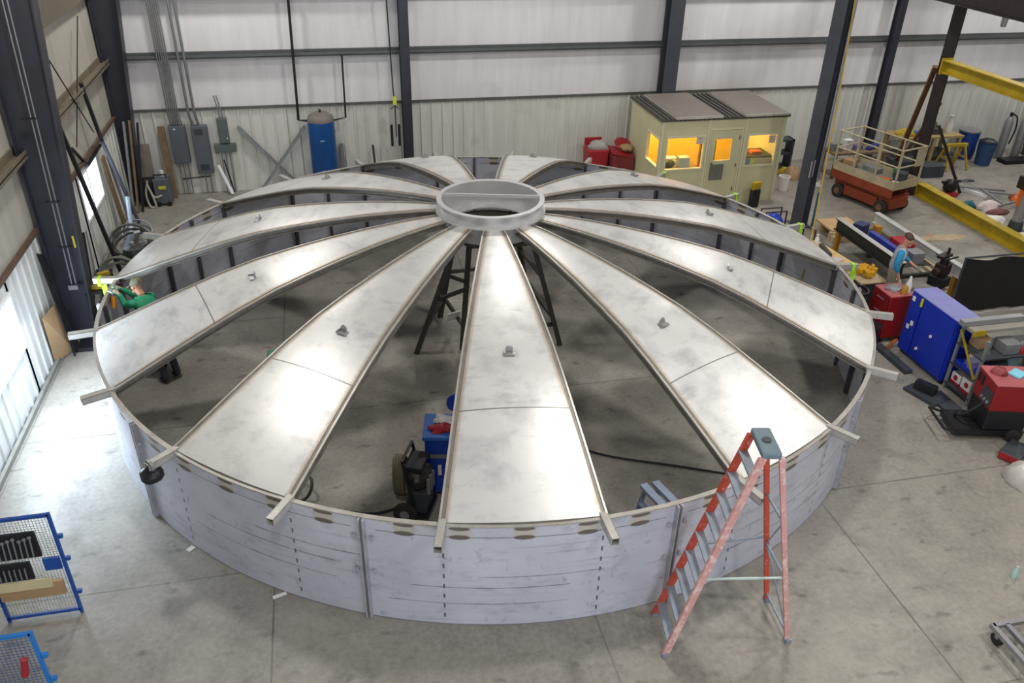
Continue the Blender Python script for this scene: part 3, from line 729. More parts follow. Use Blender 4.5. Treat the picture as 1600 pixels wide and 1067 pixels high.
MB().blob((.16, -.05, 1.06), (.18, .2, .10), 10, 6, .25, 9).build('cardboard_scrap', m_ply, b)

# ================================================================== left wall clutter
def leanL(name, a, b, w, h, m, label, cat, group=None): return single(name, MB().bar(a, b, w, h), m, label, cat, group)
leanL('steel_angle', atX(86, 182, -7.68), at(192, 432, .03), .07, .07, m_black, 'long black steel angle leaning across the left wall to the floor', 'steel angle')
leanL('steel_angle', atX(126, 130, -7.68), atX(160, 222, -7.60), .07, .07, m_black, 'black steel angle on the left wall, upper arm of the bracket', 'steel angle')
leanL('steel_angle', atX(160, 222, -7.58), at(222, 358, .03), .09, .06, mat('blue_grey_steel', '#55586a', .45, .3), 'blue grey steel bar leaning below the corner column', 'steel bar')
single('vee_bracket', MB().bar(atX(112, 232, -7.79), atX(137, 259, -7.78), .05).bar(atX(137, 259, -7.78), atX(157, 226, -7.78), .05), m_black, 'black vee shaped bracket on the left wall above the far window', 'bracket')
single('brace_rod', MB().tube([atX(64, 74, -7.6), atX(146, 206, -7.66)], .014, 6), m_black, 'thin diagonal brace rod across the left wall liner', 'rod')
single('brace_rod', MB().tube([atX(121, 25, -7.66), atX(120, 230, -7.66)], .012, 6), m_black, 'thin upright rod against the left wall liner', 'rod')
for i, (a, b, w) in enumerate((((-7.55, 8.72, 2.2), (-7.66, 8.2, .02), .09), ((-7.42, 8.75, 2.22), (-7.55, 8.2, .02), .06), ((-7.25, 8.78, 2.15), (-7.45, 8.25, .02), .07))):
    single('lumber_bar', MB().bar(a, b, w, .05), (m_gal, m_wood, m_black)[i], ('pale bar leaning on the corner column foot, leftmost of three', 'brown timber leaning on the corner column foot, middle of three', 'dark bar leaning on the corner column foot, rightmost of three')[i], 'bar')
leanL('timber_plank', atX(160, 246, -7.72), at(197, 358, .03), .22, .05, m_wood, 'brown timber plank leaning on the left wall beyond the far window', 'plank')
leanL('timber_plank', atX(168, 244, -7.70), at(206, 356, .03), .08, .05, m_gal, 'narrow pale batten leaning beside the brown plank on the left wall', 'plank')
single('plywood_sheet', MB()._add([atX(67, 498, -7.72), at(87, 567, .02), at(116, 546, .02), atX(93, 466, -7.70)], [(0, 1, 2, 3)]), m_ply, 'tan plywood sheet leaning on the left wall by the near column', 'plywood', thick=.02)
for i in range(4):
    single('steel_flat', MB().bar((-7.74, 1.30+.09*i, 2.0-.05*i), (-7.55, 1.10+.11*i, .02), .05, .02), m_black, 'dark flat bar leaning on the wall left of the near column', 'flat bar', 'flat bars by the near column')
for i in range(5):
    single('steel_flat', MB().bar(atX(118+i*4, 372-i*3, -7.70), at(126+i*7, 515-i*16, .02), .05, .02), (m_black, m_gal, m_wood, m_black, m_gal)[i], ('dark bar leaning right of the near column, nearest the column', 'grey bar leaning right of the near column', 'brown strip leaning right of the near column', 'dark bar leaning right of the near column, second dark one along', 'pale bar leaning right of the near column, furthest from it')[i], 'bar')
m_hose = mat('dark_hose', '#3d3f3a', .6, 0, .2)
def coil(label, c, r, n, rr, m, seed, tilt=.5, name='hose_coil'):
    rnd = random.Random(seed); pts = []
    for i in range(n*14):
        a = 2*PI*i/14; q = r*(1+.1*sin(i*.7+seed)); pts.append(Vector((q*cos(a), q*sin(a)*cos(tilt), q*sin(a)*sin(tilt)+.004*i)))
    mn = min(p.z for p in pts); pts = [p+Vector((c[0], c[1], (c[2] if len(c) > 2 else 0)-mn+rr)) for p in pts]
    return single(name, MB().tube(pts, rr, 6), m, label, 'hose', smooth=True)
p = at(178, 405); coil('dark hose coil heaped on the floor beside the left wall', (-7.15, 5.2), .40, 5, .025, m_hose, 1, .8)
coil('grey green hose coil standing behind the welder at the left', (-7.1, 3.6), .36, 3, .028, mat('grey_green_hose', '#6d7263', .6), 2, 1.3)
coil('tangled grey hose coil near the foot of the leaning bars', (-7.2, 6.2), .32, 4, .02, m_gal, 5, .6)
kg = thing('black_keg', 'black steel keg standing among the hoses by the left wall', 'keg', (-6.92, 4.3, 0))
MB().lathe([(.20, 0), (.24, .05), (.24, .60), (.19, .72), (.06, .76)], n=20).build('keg_body', mat('black_keg_paint', '#2b302e', .4), kg, smooth=True)
MB().lathe([(.05, .75), (.05, .84), (.03, .86)], n=10).build('valve', m_gal, kg, smooth=True)
b = thing('blue_white_tube', 'bent pale blue tube standing by the left end of the tank', 'tube', (-6.95, 6.3, 0))
MB().tube([atX(199, 308, -7.3), at(206, 362, .45), at(193, 394, .03)], .05, 8).build('tube', mat('pale_blue_tube', '#9db0c2', .4, .2), b, world=True, smooth=True)
single('pale_post', MB().bar(at(207, 398, .02), at(214, 362, .75), .13, .06), mat('pale_grey_plate', '#9a9c98', .5, .2), 'pale grey plate standing outside the tank at the left', 'plate')
single('flat_plate', MB().bx(-6.5, -5.4, 5.6, 7.0, .0, .03), mat('dull_plate', '#8b8785', .5, .3, .15), 'flat grey steel plate lying on the floor beyond the left tank rim', 'plate')
single('floor_scrap', MB().bar(at(225, 366, .04), at(245, 372, .04), .05), m_gal, 'short grey bar lying on the flat plate edge', 'bar')
wm = thing('wire_rack', 'dark wire rack with yellow clamps left of the green shirted worker', 'rack', (-7.2, 2.4, 0))
for x in (-.12, .12):
    for y in (-.5, .5): MB().bar((x, y, 0), (x, y, .9), .04).build('post', m_black, wm)
for z in (.3, .85): MB().bx(-.15, .15, -.53, .53, z, z+.03).build('shelf', m_black, wm)
for i, y in enumerate((-.35, -.1, .2)): MB().box((.05, y, .93), (.22, .08, .08), .3*i).build('clamp', m_yel, wm)
MB().tube(spline([(-.1, -.4, .92), (.1, -.2, 1.0), (-.05, .1, .95), (.1, .4, .92)], 6), .03, 6).build('hose', m_hose, wm, smooth=True)
single('dark_tray', MB().bx(-7.55, -7.15, 1.25, 1.75, 0, .08), m_black, 'dark flat tray on the floor by the plywood sheet', 'tray')
# ================================================================== office booth
bx0, bx1, by0, by1, bh = 5.74, 9.20, 6.41, 8.72, 2.30
m_cream = mat('cream_booth_panel', '#cbc8a2', .5, 0, .04, 2)
m_glow = mat('warm_interior_wall', '#e8bd58', .7, 0, .04)  # yellow of the booth lamps put into the rear wall colour
m_roof = mat('grey_brown_roof_panel', '#827a73', .6, .1, .08)
m_deck = mat('dark_roof_deck', '#5f5a55', .55, .3, .12)
def glass_mat():
    m, n, b = newmat('clear_window_glass')
    tr = n.add('ShaderNodeBsdfTransparent'); gl = n.add('ShaderNodeBsdfGlossy'); gl.inputs['Roughness'].default_value = .05
    mx = n.add('ShaderNodeMixShader'); mx.inputs[0].default_value = .08
    n.link(tr.outputs[0], mx.inputs[1]); n.link(gl.outputs[0], mx.inputs[2]); n.link(mx.outputs[0], n.n['Material Output'].inputs[0]); return m
m_glass = glass_mat()
bo = thing('office_booth', 'cream modular office booth with lit yellow windows and a flat roof', 'office booth', (7.45, 7.5, 0))
def wallX(x0, x1, y, holes, t=.06, z1=bh):
    q = MB(); cur = x0
    for a, b, c, d in holes:
        q.bx(cur, a, y, y+t, 0, z1).bx(a, b, y, y+t, 0, c).bx(a, b, y, y+t, d, z1); cur = b
    q.bx(cur, x1, y, y+t, 0, z1); return q
F1, FD, F2 = (5.88, 6.98, .98, 1.90), (7.12, 7.98, .0, 2.02), (8.16, 9.06, .98, 1.88)
wallX(bx0, bx1, by0, (F1, FD, F2)).build('front_wall', m_cream, bo, world=True)
q = MB(); S1 = (6.46, 7.38, 1.03, 1.84)
q.bx(bx0, bx0+.06, by0+.062, S1[0], 0, bh).bx(bx0, bx0+.06, S1[0], S1[1], 0, S1[2]).bx(bx0, bx0+.06, S1[0], S1[1], S1[3], bh).bx(bx0, bx0+.06, S1[1], by1, 0, bh)
q.build('side_wall', m_cream, bo, world=True)
MB().bx(bx1-.06, bx1, by0+.062, by1, 0, bh).build('side_wall', m_cream, bo, world=True)
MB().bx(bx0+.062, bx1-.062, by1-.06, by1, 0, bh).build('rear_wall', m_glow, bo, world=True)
MB().bx(bx0+.062, bx1-.062, by0+.1, by1-.08, .0, .03).build('booth_floor', m_deck, bo, world=True)
q = MB()
x = bx0-.06
while x < bx1+.05:
    q.bx(x, min(x+.10, bx1+.06), by0-.06, by1+.06, bh+.01, bh+.035).bx(x+.03, x+.08, by0-.06, by1+.06, bh+.03, bh+.07); x += .13
q.bx(bx0-.06, bx1+.06, by0-.05, by1+.05, bh+.002, bh+.012).build('roof_deck', m_deck, bo, world=True)
for a, b in ((6.10, 7.36), (8.02, 9.22)):
    r = MB().bx(a, b, by0-.04, by1+.02, bh+.075, bh+.105).build('roof_panel', m_roof, bo, world=True)
    MB().bx(a-.03, b, by0-.07, by0-.041, bh+.05, bh+.11).bx(a-.04, a-.031, by0-.07, by1, bh+.06, bh+.112).build('edge_flashing', mat('pale_flashing', '#bdb7ac', .5), r, world=True)
m_trim = mat('cream_trim', '#d6d2b2', .5, 0, .03)
def winframe(nm, W, y):
    a, b, c, d = W; f = .045
    o = MB().bx(a, b, y-.02, y+.07, c, c+f).bx(a, b, y-.02, y+.07, d-f, d).bx(a, a+f, y-.02, y+.07, c+f, d-f).bx(b-f, b, y-.02, y+.07, c+f, d-f).build('window_frame', m_trim, bo, world=True)
    MB().bx(a+f, b-f, y+.02, y+.028, c+f, d-f).build('window_pane', m_glass, o, world=True)
winframe('w', F1, by0); winframe('w', F2, by0)
a, b, c, d = S1; f = .045; X = bx0
o = MB().bx(X-.02, X+.07, a, b, c, c+f).bx(X-.02, X+.07, a, b, d-f, d).bx(X-.02, X+.07, a, a+f, c+f, d-f).bx(X-.02, X+.07, b-f, b, c+f, d-f).build('window_frame', m_trim, bo, world=True)
MB().bx(X+.02, X+.028, a+f, b-f, c+f, d-f).build('window_pane', m_glass, o, world=True)
dw = (7.27, 7.74, 1.20, 1.78)
q = MB(); y = by0-.01
q.bx(7.125, dw[0], y, y+.045, .03, 2.01).bx(dw[1], 7.975, y, y+.045, .03, 2.01).bx(dw[0], dw[1], y, y+.045, .03, dw[2]).bx(dw[0], dw[1], y, y+.045, dw[3], 2.01)
dr = q.build('door', m_cream, bo, world=True)
MB().bx(dw[0], dw[1], y+.015, y+.022, dw[2], dw[3]).build('door_pane', m_glass, dr, world=True)
MB().bx(7.20, 7.58, y-.03, y-.002, .68, 1.10).build('vent_grille', mat('dark_vent', '#7c7b74', .5, .3), dr, world=True)
for z in (.35, 1.0, 1.75): MB().cyl((7.93, y-.012, z), (7.93, y-.012, z+.1), .012, n=8).build('hinge', m_dk, dr, world=True)
MB().cyl((7.22, y-.05, 1.14), (7.22, y, 1.14), .025, n=10).build('door_knob', m_cond, dr, world=True)
MB().bx(7.08, 7.115, by0-.025, by0, 0, 2.024).bx(7.985, 8.02, by0-.025, by0, 0, 2.024).bx(7.08, 8.02, by0-.025, by0, 2.025, 2.06).build('door_frame', m_trim, bo, world=True)
for x in (bx0+.02, 7.04, 8.08, bx1-.02): MB().bx(x-.03, x+.03, by0-.014, by0-.001, 0, bh).build('post_cover', m_trim, bo, world=True)
# what stands inside the booth
m_dsk = mat('dark_wood_desk', '#6f5a34', .6); m_org = mat('orange_plastic', '#d0651c', .5)
dk = thing('office_desk', 'brown desk seen through the left front booth window', 'desk', (6.42, 6.9, 0))
MB().bx(-.55, .55, -.35, .35, .92, .96).build('desk_top', m_dsk, dk, bevel=.005)
for sx in (-.5, .5): MB().bx(sx-.03, sx+.03, -.3, .3, .03, .92).build('side_panel', m_dsk, dk)
MB().bx(-.47, .47, -.33, -.30, .35, .92).build('front_panel', m_dsk, dk)
single('storage_box', MB().bx(6.42, 6.72, 6.62, 6.86, .961, 1.24), mat('pale_blue_box', '#a9b9bb', .6), 'pale blue box on the desk in the booth', 'box', bevel=.01)
single('plant_pot', MB().blob((6.18, 6.75, 1.06), (.16, .12, .10), 10, 6, .3, 7), mat('dark_green_leaf', '#3f4a22', .7), 'dark green heap on the desk left of the blue box', 'heap')
single('paper_tray', MB().bx(6.15, 6.5, 7.0, 7.2, .961, 1.02).bx(6.15, 6.5, 7.0, 7.2, 1.08, 1.12).bx(6.15, 6.17, 7.0, 7.2, 1.02, 1.08), m_paper, 'white paper tray at the back of the booth desk', 'tray')
single('orange_bin', MB().lathe([(.12, .03), (.15, .9), (.13, .9), (.11, .06)], (7.13, 6.85, 0), 18), m_org, 'orange bin between the booth desk and the door', 'bin', smooth=True)
single('window_notice', MB().bx(6.74, 6.93, by0+.031, by0+.036, 1.66, 1.86), m_paper, 'white notice taped inside the left booth window', 'notice')
single('office_chair_back', MB().bx(7.3, 7.75, 7.3, 7.4, .03, 1.45), m_dsk, 'dark brown cabinet seen through the booth door window', 'cabinet')
c2 = thing('filing_counter', 'pale filing counter seen through the right booth window', 'counter', (8.62, 6.9, 0))
MB().bx(-.42, .42, -.36, .3, .03, 1.18).build('counter_body', mat('pale_counter', '#c2bd94', .6), c2, bevel=.01)
MB().bx(-.44, .44, -.38, .32, 1.18, 1.21).build('counter_top', m_dk, c2)
single('orange_tray', MB().bx(8.55, 8.85, 6.75, 6.95, 1.211, 1.27), m_org, 'orange tray on the counter in the booth', 'tray')
single('desk_clock', MB().cyl((8.24, 6.62, 1.32), (8.24, 6.66, 1.32), .11, n=20), m_paper, 'round white clock standing on the booth counter', 'clock')
single('window_notice', MB().bx(8.82, 9.0, by0+.031, by0+.036, 1.60, 1.80), mat('pale_pink_paper', '#d6c2bd', .7), 'pale pink notice taped inside the right booth window', 'notice')
single('window_notice', MB().bx(8.20, 8.36, by0+.031, by0+.036, 1.04, 1.18), mat('blue_sign', '#4a7fae', .6), 'blue sign low in the right booth window', 'sign')
single('window_notice', MB().bx(8.37, 8.47, by0+.031, by0+.036, 1.03, 1.19), mat('lime_note', '#b4c95c', .6), 'lime note low in the right booth window', 'note')
for x, e in ((6.4, 80), (8.0, 60)):
    l = bpy.data.lights.new('booth_ceiling_light', 'AREA'); l.shape = 'RECTANGLE'; l.size = 1.0; l.size_y = .3; l.energy = e; l.color = (1, .66, .16)
    o = bpy.data.objects.new('booth_ceiling_light', l); COL.objects.link(o); o.location = (x, 7.6, 2.24)

# ================================================================== scissor lift
ang = math.radians(17)
sl = thing('scissor_lift', 'rusty orange scissor lift with cream guard rails right of the grey column', 'scissor lift', (11.75, 5.75, 0), ang)
m_or = mat('faded_orange_paint', '#8a3d27', .55, .1, .15, 5, '#5d3526', .62); m_crm = mat('dirty_cream_rail', '#b3a88c', .55, .1, .12, 6)
L, Wd = 1.0, .46
MB().bx(-.34, .34, -L+.05, L-.05, .16, .46).build('chassis', m_or, sl, bevel=.02)
MB().bx(-.42, -.345, -.55, .55, .14, .40).build('battery_tray', m_or, sl, bevel=.015)
MB().bx(.345, .42, -.55, .55, .14, .40).build('battery_tray', m_or, sl, bevel=.015)
m_tyre = mat('black_tyre', '#2a2826', .8, 0, .15)
for sx in (-1, 1):
    for y in (-.72, .72):
        w = MB().cyl((sx*.34, y, .19), (sx*.47, y, .19), .19, n=20).build('wheel', m_tyre, sl, bevel=.02)
        MB().cyl((sx*.472, y, .19), (sx*.48, y, .19), .09, n=14).build('hub', mat('rusty_hub', '#7d5c48', .6, .2, .2), w)
for i, z in enumerate((.50, .58, .66)):
    MB().bar((-.28, -L+.12, z), (-.28, L-.12, z+.04), .03, .07).build('scissor_arm', m_or, sl)
    MB().bar((.28, -L+.12, z), (.28, L-.12, z+.04), .03, .07).build('scissor_arm', m_or, sl)
MB().bx(-.40, .40, -L+.1, L-.1, .46, .50).build('arm_cover', m_or, sl)
MB().bx(-Wd, Wd, -L, L, .76, .82).build('platform', mat('worn_deck', '#7f7a6c', .7, .1, .2), sl)
q = MB().bx(-Wd-.012, -Wd, -L, L, .74, .96).bx(Wd, Wd+.012, -L, L, .74, .96).bx(-Wd, Wd, -L-.012, -L, .74, .96).bx(-Wd, Wd, L, L+.012, .74, .96)
q.build('toe_board', m_crm, sl)
MB().bx(-Wd-.02, -Wd-.013, -L, L, .52, .745).build('side_skirt', m_or, sl)
for z in (1.35, 1.80):
    for s in (-1, 1):
        MB().tube([(s*Wd, -L, z), (s*Wd, L, z)], .022, 8).build('guard_rail', m_crm, sl, smooth=True)
        MB().tube([(-Wd, s*L, z), (Wd, s*L, z)], .022, 8).build('guard_rail', m_crm, sl, smooth=True)
for s in (-1, 1):
    for y in (-L, -.35, .35, L): MB().bar((s*Wd, y, .82), (s*Wd, y, 1.82), .04).build('rail_post', m_crm, sl)
MB().bx(Wd-.3, Wd, -L-.016, -L+.016, 1.3, 1.78).build('control_box', m_crm, sl)
def onlift(x, y, z): return Vector((11.75, 5.75, 0))+Matrix.Rotation(ang, 3, 'Z') @ Vector((x, y, z))
def liftbox(name, x, y, d, m, label, cat, rz=0.): return single(name, MB().box(onlift(x, y, .82+d[2]/2+.001), d, ang+rz), m, label, cat, bevel=.008)
liftbox('cardboard_box', -.15, .72, (.32, .3, .22), m_ply, 'brown cardboard box at the far end of the lift platform', 'box', .3)
liftbox('tool_case', .15, .2, (.25, .5, .12), m_gal, 'long grey case lying on the lift platform', 'case')
liftbox('orange_block', -.28, -.55, (.18, .3, .10), m_org, 'orange block at the near end of the lift platform', 'block', .2)
liftbox('green_can', .30, -.42, (.12, .12, .24), m_green, 'green can standing on the lift platform', 'can')
liftbox('steel_plank', -.25, .05, (.15, 1.1, .05), m_gal, 'grey plank lying along the lift platform', 'plank')
liftbox('white_rag', -.2, -.82, (.22, .18, .06), m_paper, 'white rag on the near edge of the lift platform', 'rag', .5)
liftbox('dark_motor', .1, -.72, (.28, .3, .26), m_dk, 'dark motor on the lift platform near the control box', 'motor', .4)

# ================================================================== far right corner
m_ytim = mat('yellow_pine', '#a08a5c', .7, 0, .12, 5)
wb_ = thing('workbench', 'long yellow pine workbench against the back wall at the far right', 'workbench', (15.55, 8.75, 0))
MB().bx(-1.2, 1.0, -.4, .45, .82, .88).build('bench_top', m_ytim, wb_)
for x in (-1.1, 0, .9):
    for y in (-.35, .4): MB().bar((x, y, 0), (x, y, .82), .09).build('leg', m_ytim, wb_)
MB().bx(-1.15, .95, -.35, .4, .25, .29).build('lower_shelf', m_dk, wb_)
def benchitem(name, x, d, m, label, cat, y=8.65, rz=0.): return single(name, MB().box((x, y, .881+d[2]/2), d, rz), m, label, cat, bevel=.01)
single('yellow_tool_heap', MB().blob((14.75, 8.7, .881), (.30, .22, .2), 10, 6, .3, 2, flat=True), m_yel, 'heap of yellow tools at the left end of the workbench', 'tools')
benchitem('blue_case', 15.15, (.4, .25, .12), mat('bright_blue_case', '#3b6f9e', .5), 'blue case on the workbench behind the brown column', 'case')
single('white_bottle', MB().lathe([(.11, .881), (.11, 1.1), (.07, 1.25), (.05, 1.36), (.07, 1.40)], (16.25, 8.75, 0), 16), mat('white_bottle_plastic', '#c9c8c2', .5), 'tall white bottle at the right end of the workbench', 'bottle', smooth=True)
benchitem('grey_vise', 15.75, (.3, .2, .18), m_dk, 'dark vise near the right end of the workbench', 'vise')
single('potted_greenery', MB().blob((15.8, 8.98, .881), (.2, .14, .3), 9, 6, .4, 3, flat=True), mat('dark_green_leaf', '#3f4a22'), 'dark green tangle at the back of the workbench', 'tangle')
for i, (x, y, w) in enumerate(((14.4, 8.02, .9), (14.9, 7.5, .7))):
    single('dark_crate', MB().bx(x-w/2, x+w/2, y-.25, y+.25, 0, .35), m_dk, ('dark crate on the floor under the bench end', 'dark low crate in front of the workbench')[i], 'crate', bevel=.01)
lt = thing('parts_table', 'low brown table of scrap behind the scissor lift', 'table', (12.6, 8.0, 0))
MB().bx(-.9, .9, -.35, .35, .70, .76).build('table_top', m_wood, lt)
for x in (-.8, .8):
    for y in (-.3, .3): MB().bar((x, y, 0), (x, y, .70), .07).build('leg', m_wood, lt)
for i, (x, d, m, lb) in enumerate(((-.7, (.3, .25, .22), m_gal, 'grey scrap block at the left of the low brown table'), (-.3, (.25, .2, .3), m_paper, 'white carton on the low brown table'), (0.05, (.22, .22, .12), mat('purple_box', '#6a5f9a', .5), 'purple box on the low brown table'), (.55, (.6, .16, .08), mat('deep_blue_bar', '#2c2f7d', .5), 'deep blue bar on the right of the low brown table'))):
    single('scrap_item', MB().box((12.6+x, 8.0, .761+d[2]/2), d, .2*i), m, lb, 'scrap', bevel=.008)
sh = thing('saw_horse', 'bright yellow sawhorse in front of the workbench', 'sawhorse', (16.05, 8.0, 0))
MB().box((0, 0, .72), (.75, .1, .08)).build('beam', m_yel, sh)
for sx in (-.28, .28):
    for sy in (-1, 1): MB().bar((sx, sy*.03, .72), (sx*1.25, sy*.32, 0), .05).build('leg', m_yel, sh)
for sx in (-.32, .32): MB().bar((sx, -.16, .35), (sx, .16, .35), .04).build('cross_bar', m_yel, sh)
m_bb = mat('blue_barrel_plastic', '#1c3f8f', .45, 0, .08)
b1 = thing('blue_barrel', 'blue barrel with a flat grey lid at the end of the workbench', 'barrel', (17.15, 8.85, 0))
MB().lathe([(.27, 0), (.30, .25), (.29, .5), (.31, .86)], n=24).build('barrel_body', m_bb, b1, smooth=True)
MB().lathe([(.33, .86), (.33, .9), (0, .92)], n=24).build('barrel_lid', m_gal, b1, smooth=True)
b2 = thing('blue_barrel', 'darker blue open bin in front of the lidded barrel', 'barrel', (17.3, 8.15, 0))
MB().lathe([(.22, 0), (.27, .7), (.29, .72), (.25, .71), (.2, .03)], n=24).build('barrel_body', mat('dark_blue_bin', '#23466f', .5), b2, smooth=True)
MB().blob((0, 0, .70), (.24, .24, .12), 10, 6, .25, 6).build('bin_liner', m_black, b2)
def gas(x, y, label, m):
    g = thing('gas_cylinder', label, 'gas cylinder', (x, y, 0))
    MB().lathe([(.11, 0), (.12, .04), (.12, 1.15), (.08, 1.28), (.035, 1.34)], n=16).build('cylinder_body', m, g, smooth=True)
    MB().lathe([(.045, 1.34), (.05, 1.45), (.0, 1.48)], n=10).build('valve_cap', m_black, g, smooth=True)
    MB().tube(spline([(.03, -.03, 1.42), (.16, -.1, 1.3), (.2, -.12, .9), (.1, -.14, .5)], 5), .025, 6).build('hose', m_black, g, smooth=True)
gas(18.25, 8.6, 'grey gas cylinder with black hose, left of two by the back wall', m_gal)
gas(18.75, 8.5, 'grey gas cylinder with black hose, right of two by the back wall', m_gal)
single('dark_pallet', MB().bx(18.0, 19.2, 7.95, 8.35, 0, .12), m_black, 'dark low pallet in front of the gas cylinders', 'pallet')
rk = thing('storage_rack', 'dark storage rack cut by the right edge of the photo', 'rack', (19.9, 8.3, 0))
for x in (-.55, .9):
    for y in (-.5, .5): MB().bar((x, y, 0), (x, y, 1.95), .07).build('post', m_dk, rk)
for z in (.3, .95, 1.6): MB().bx(-.6, .95, -.55, .55, z, z+.05).build('shelf', m_dk, rk)
for i, (z, m, lb) in enumerate(((.351, m_dk, 'dark carton on the bottom shelf of the far rack'), (1.001, m_black, 'black carton on the middle shelf of the far rack'), (1.651, m_ply, 'brown carton on the top shelf of the far rack'))):
    single('carton', MB().bx(19.45, 20.4, 7.85, 8.6, z, z+.42), m, lb, 'carton', bevel=.01)
mp = thing('mast_post', 'grey round mast standing behind the yellow floor beam', 'post', (14.35, 3.25, 0))
MB().cyl((0, 0, .03), (0, 0, 5.2), .13, n=20).build('mast', mat('pale_grey_mast', '#8d8f8c', .5, .2), mp, smooth=True)
MB().lathe([(.26, 0), (.26, .04), (.18, .06), (.16, .3), (.0, .3)], n=20).build('base_flange', m_dk, mp, smooth=True)
MB().bx(-.34, .0, -.2, .05, 1.2, 1.5).build('control_box', m_brown, mp)
MB().bar((-.3, -.12, .78), (-.3, -.12, 1.2), .07).build('handle', m_org, mp)
MB().bar((0, 0, 1.42), (1.2, -.1, 1.42), .06).build('arm', m_gal, mp)
# loose items behind the floor beam
rnd = random.Random(11)
def heap(name, px, py, r, m, label, cat, seed, flat=True):
    p = at(px, py); return single(name, MB().blob((p.x, p.y, 0.0), r, 12, 7, .22, seed, flat=True), m, label, cat, smooth=False)
e = thing('black_pump', 'black pump with a red base behind the yellow floor beam', 'pump', tuple(at(1480, 306)))
MB().bx(-.22, .22, -.15, .15, 0, .12).build('base', m_red, e)
MB().blob((0, 0, .3), (.2, .16, .18), 10, 6, .25, 4).build('pump_body', m_black, e)
MB().bar((-.3, 0, .42), (.3, 0, .42), .06).build('handle_bar', m_black, e)
single('white_tube', MB().bar(at(1505, 296, .046), at(1542, 307, .046), .09, .09), m_white, 'white square tube on the floor behind the yellow beam', 'tube')
fr = thing('scrap_rack', 'grey welded bar frame on the floor behind the yellow beam', 'rack', tuple(at(1540, 300)))
for a, b in (((1500, 292), (1570, 298)), ((1530, 293), (1565, 318)), ((1542, 300), (1600, 306)), ((1560, 322), (1600, 312))): MB().bar(at(*a, .15), at(*b, .15), .05).build('bar', m_gal, fr, world=True)
heap('cloth_pile', 1545, 326, (.38, .25, .22), mat('pinkish_white_cloth', '#c9b9b8', .8), 'pinkish white cloth pile behind the yellow beam', 'cloth', 3)
heap('cloth_pile', 1552, 346, (.30, .2, .16), m_paper, 'white cloth heap close behind the yellow beam', 'cloth', 8)
heap('teal_tool', 1512, 324, (.2, .14, .2), mat('teal_plastic', '#1f5f6a', .5), 'dark teal power tool behind the yellow beam', 'tool', 5)
heap('yellow_can', 1498, 320, (.14, .14, .12), m_yel, 'small yellow item left of the teal tool', 'can', 6)
heap('yellow_glove', 1531, 339, (.15, .12, .10), mat('lime_yellow_plastic', '#c9d23c'), 'lime yellow glove between the teal tool and white cloth', 'glove', 7)
heap('red_brown_rag', 1560, 333, (.34, .14, .12), mat('red_brown_cloth', '#6f4542', .8), 'red brown rag lying between the two cloth heaps', 'rag', 9)
heap('orange_hose_heap', 1592, 312, (.3, .25, .2), m_org, 'orange hose heap at the right edge near the mast', 'hose', 12)
heap('scrap_paper', 1597, 376, (.3, .3, .2), mat('pale_scrap', '#c3b2aa', .8), 'pale scrap heap at the right edge behind the floor beam', 'scrap', 15)
heap('dark_offcut', 1462, 276, (.14, .08, .06), m_dk, 'dark offcut on the floor right of the brown column', 'offcut', 16)
heap('dark_offcut', 1512, 283, (.2, .1, .06), m_dk, 'dark offcut on the floor beyond the bar frame', 'offcut', 17)
# things between the booth and the grey column
heap('yellow_roll', 1224, 272, (.2, .16, .22), m_yel, 'yellow roll on the floor beside the booth right corner', 'roll', 20)
heap('cardboard_heap', 1236, 278, (.25, .25, .38), m_ply, 'cardboard heap between the booth and the grey column', 'cardboard', 21)
single('white_bucket', MB().lathe([(.13, 0), (.16, .42), (.14, .42), (.11, .03)], at(1222, 297), 18), m_paper, 'white bucket beside the booth right corner', 'bucket', smooth=True)
single('steel_shelf_unit', MB().bx(9.6, 11.0, 8.7, 9.1, 0, .06).bx(9.6, 11.0, 8.7, 9.1, .45, .50).bx(9.6, 11.0, 8.7, 9.1, .85, .9).bx(9.6, 9.66, 8.7, 9.1, 0, .9).bx(10.94, 11.0, 8.7, 9.1, 0, .9), m_dk, 'dark low shelf on the back wall right of the booth', 'shelf')
single('grey_post_stub', MB().bar((9.62, 9.2, 0), (9.6, 9.3, 2.0), .12, .06, up=(0, 1, 0)), m_gal, 'grey bar standing against the back wall right of the booth', 'bar')
single('white_floor_bag', MB().blob((10.9, 7.3, 0), (.3, .22, .2), 10, 6, .3, 4, flat=True), m_paper, 'white bag on the floor left of the scissor lift', 'bag')

# ================================================================== fabrication table and its surroundings
ft = thing('fabrication_table', 'long black steel beam table with yellow legs beyond the tank', 'table', (9.6, 1.8, 0))
m_blk = mat('black_beam_steel', '#33352f', .5, .3, .2, 4, '#5d5f58', .66); m_lt = mat('bright_steel_edge', '#c2c3c0', .4, .2, .1)
m_yl2 = mat('ochre_leg_paint', '#b07c22', .5, .1, .1)
MB().ibeam((9.0, 3.0, .70), (9.0, .45, .70), .14, .28, .02, .02).build('near_beam', m_blk, ft, world=True)
MB().bx(8.93, 9.07, .45, 3.0, .841, .85).build('near_rail', m_lt, ft, world=True)
MB().ibeam((10.15, 3.2, .70), (10.15, -.1, .70), .14, .26, .02, .02).build('far_beam', m_lt, ft, world=True)
for y in (2.9, 1.7, .6): MB().bar((9.0, y, .45), (10.15, y, .45), .08).build('cross_member', m_blk, ft, world=True)
for x, y in ((9.0, 2.85), (9.0, .6), (10.15, 3.0), (10.15, .2)): MB().bar((x, y, 0), (x, y, .56), .10).build('leg', m_yl2, ft, world=True)
MB().bx(9.08, 10.07, .9, 2.95, .50, .52).build('tray', mat('dark_table_tray', '#4b4d4a', .6, .2), ft, world=True)
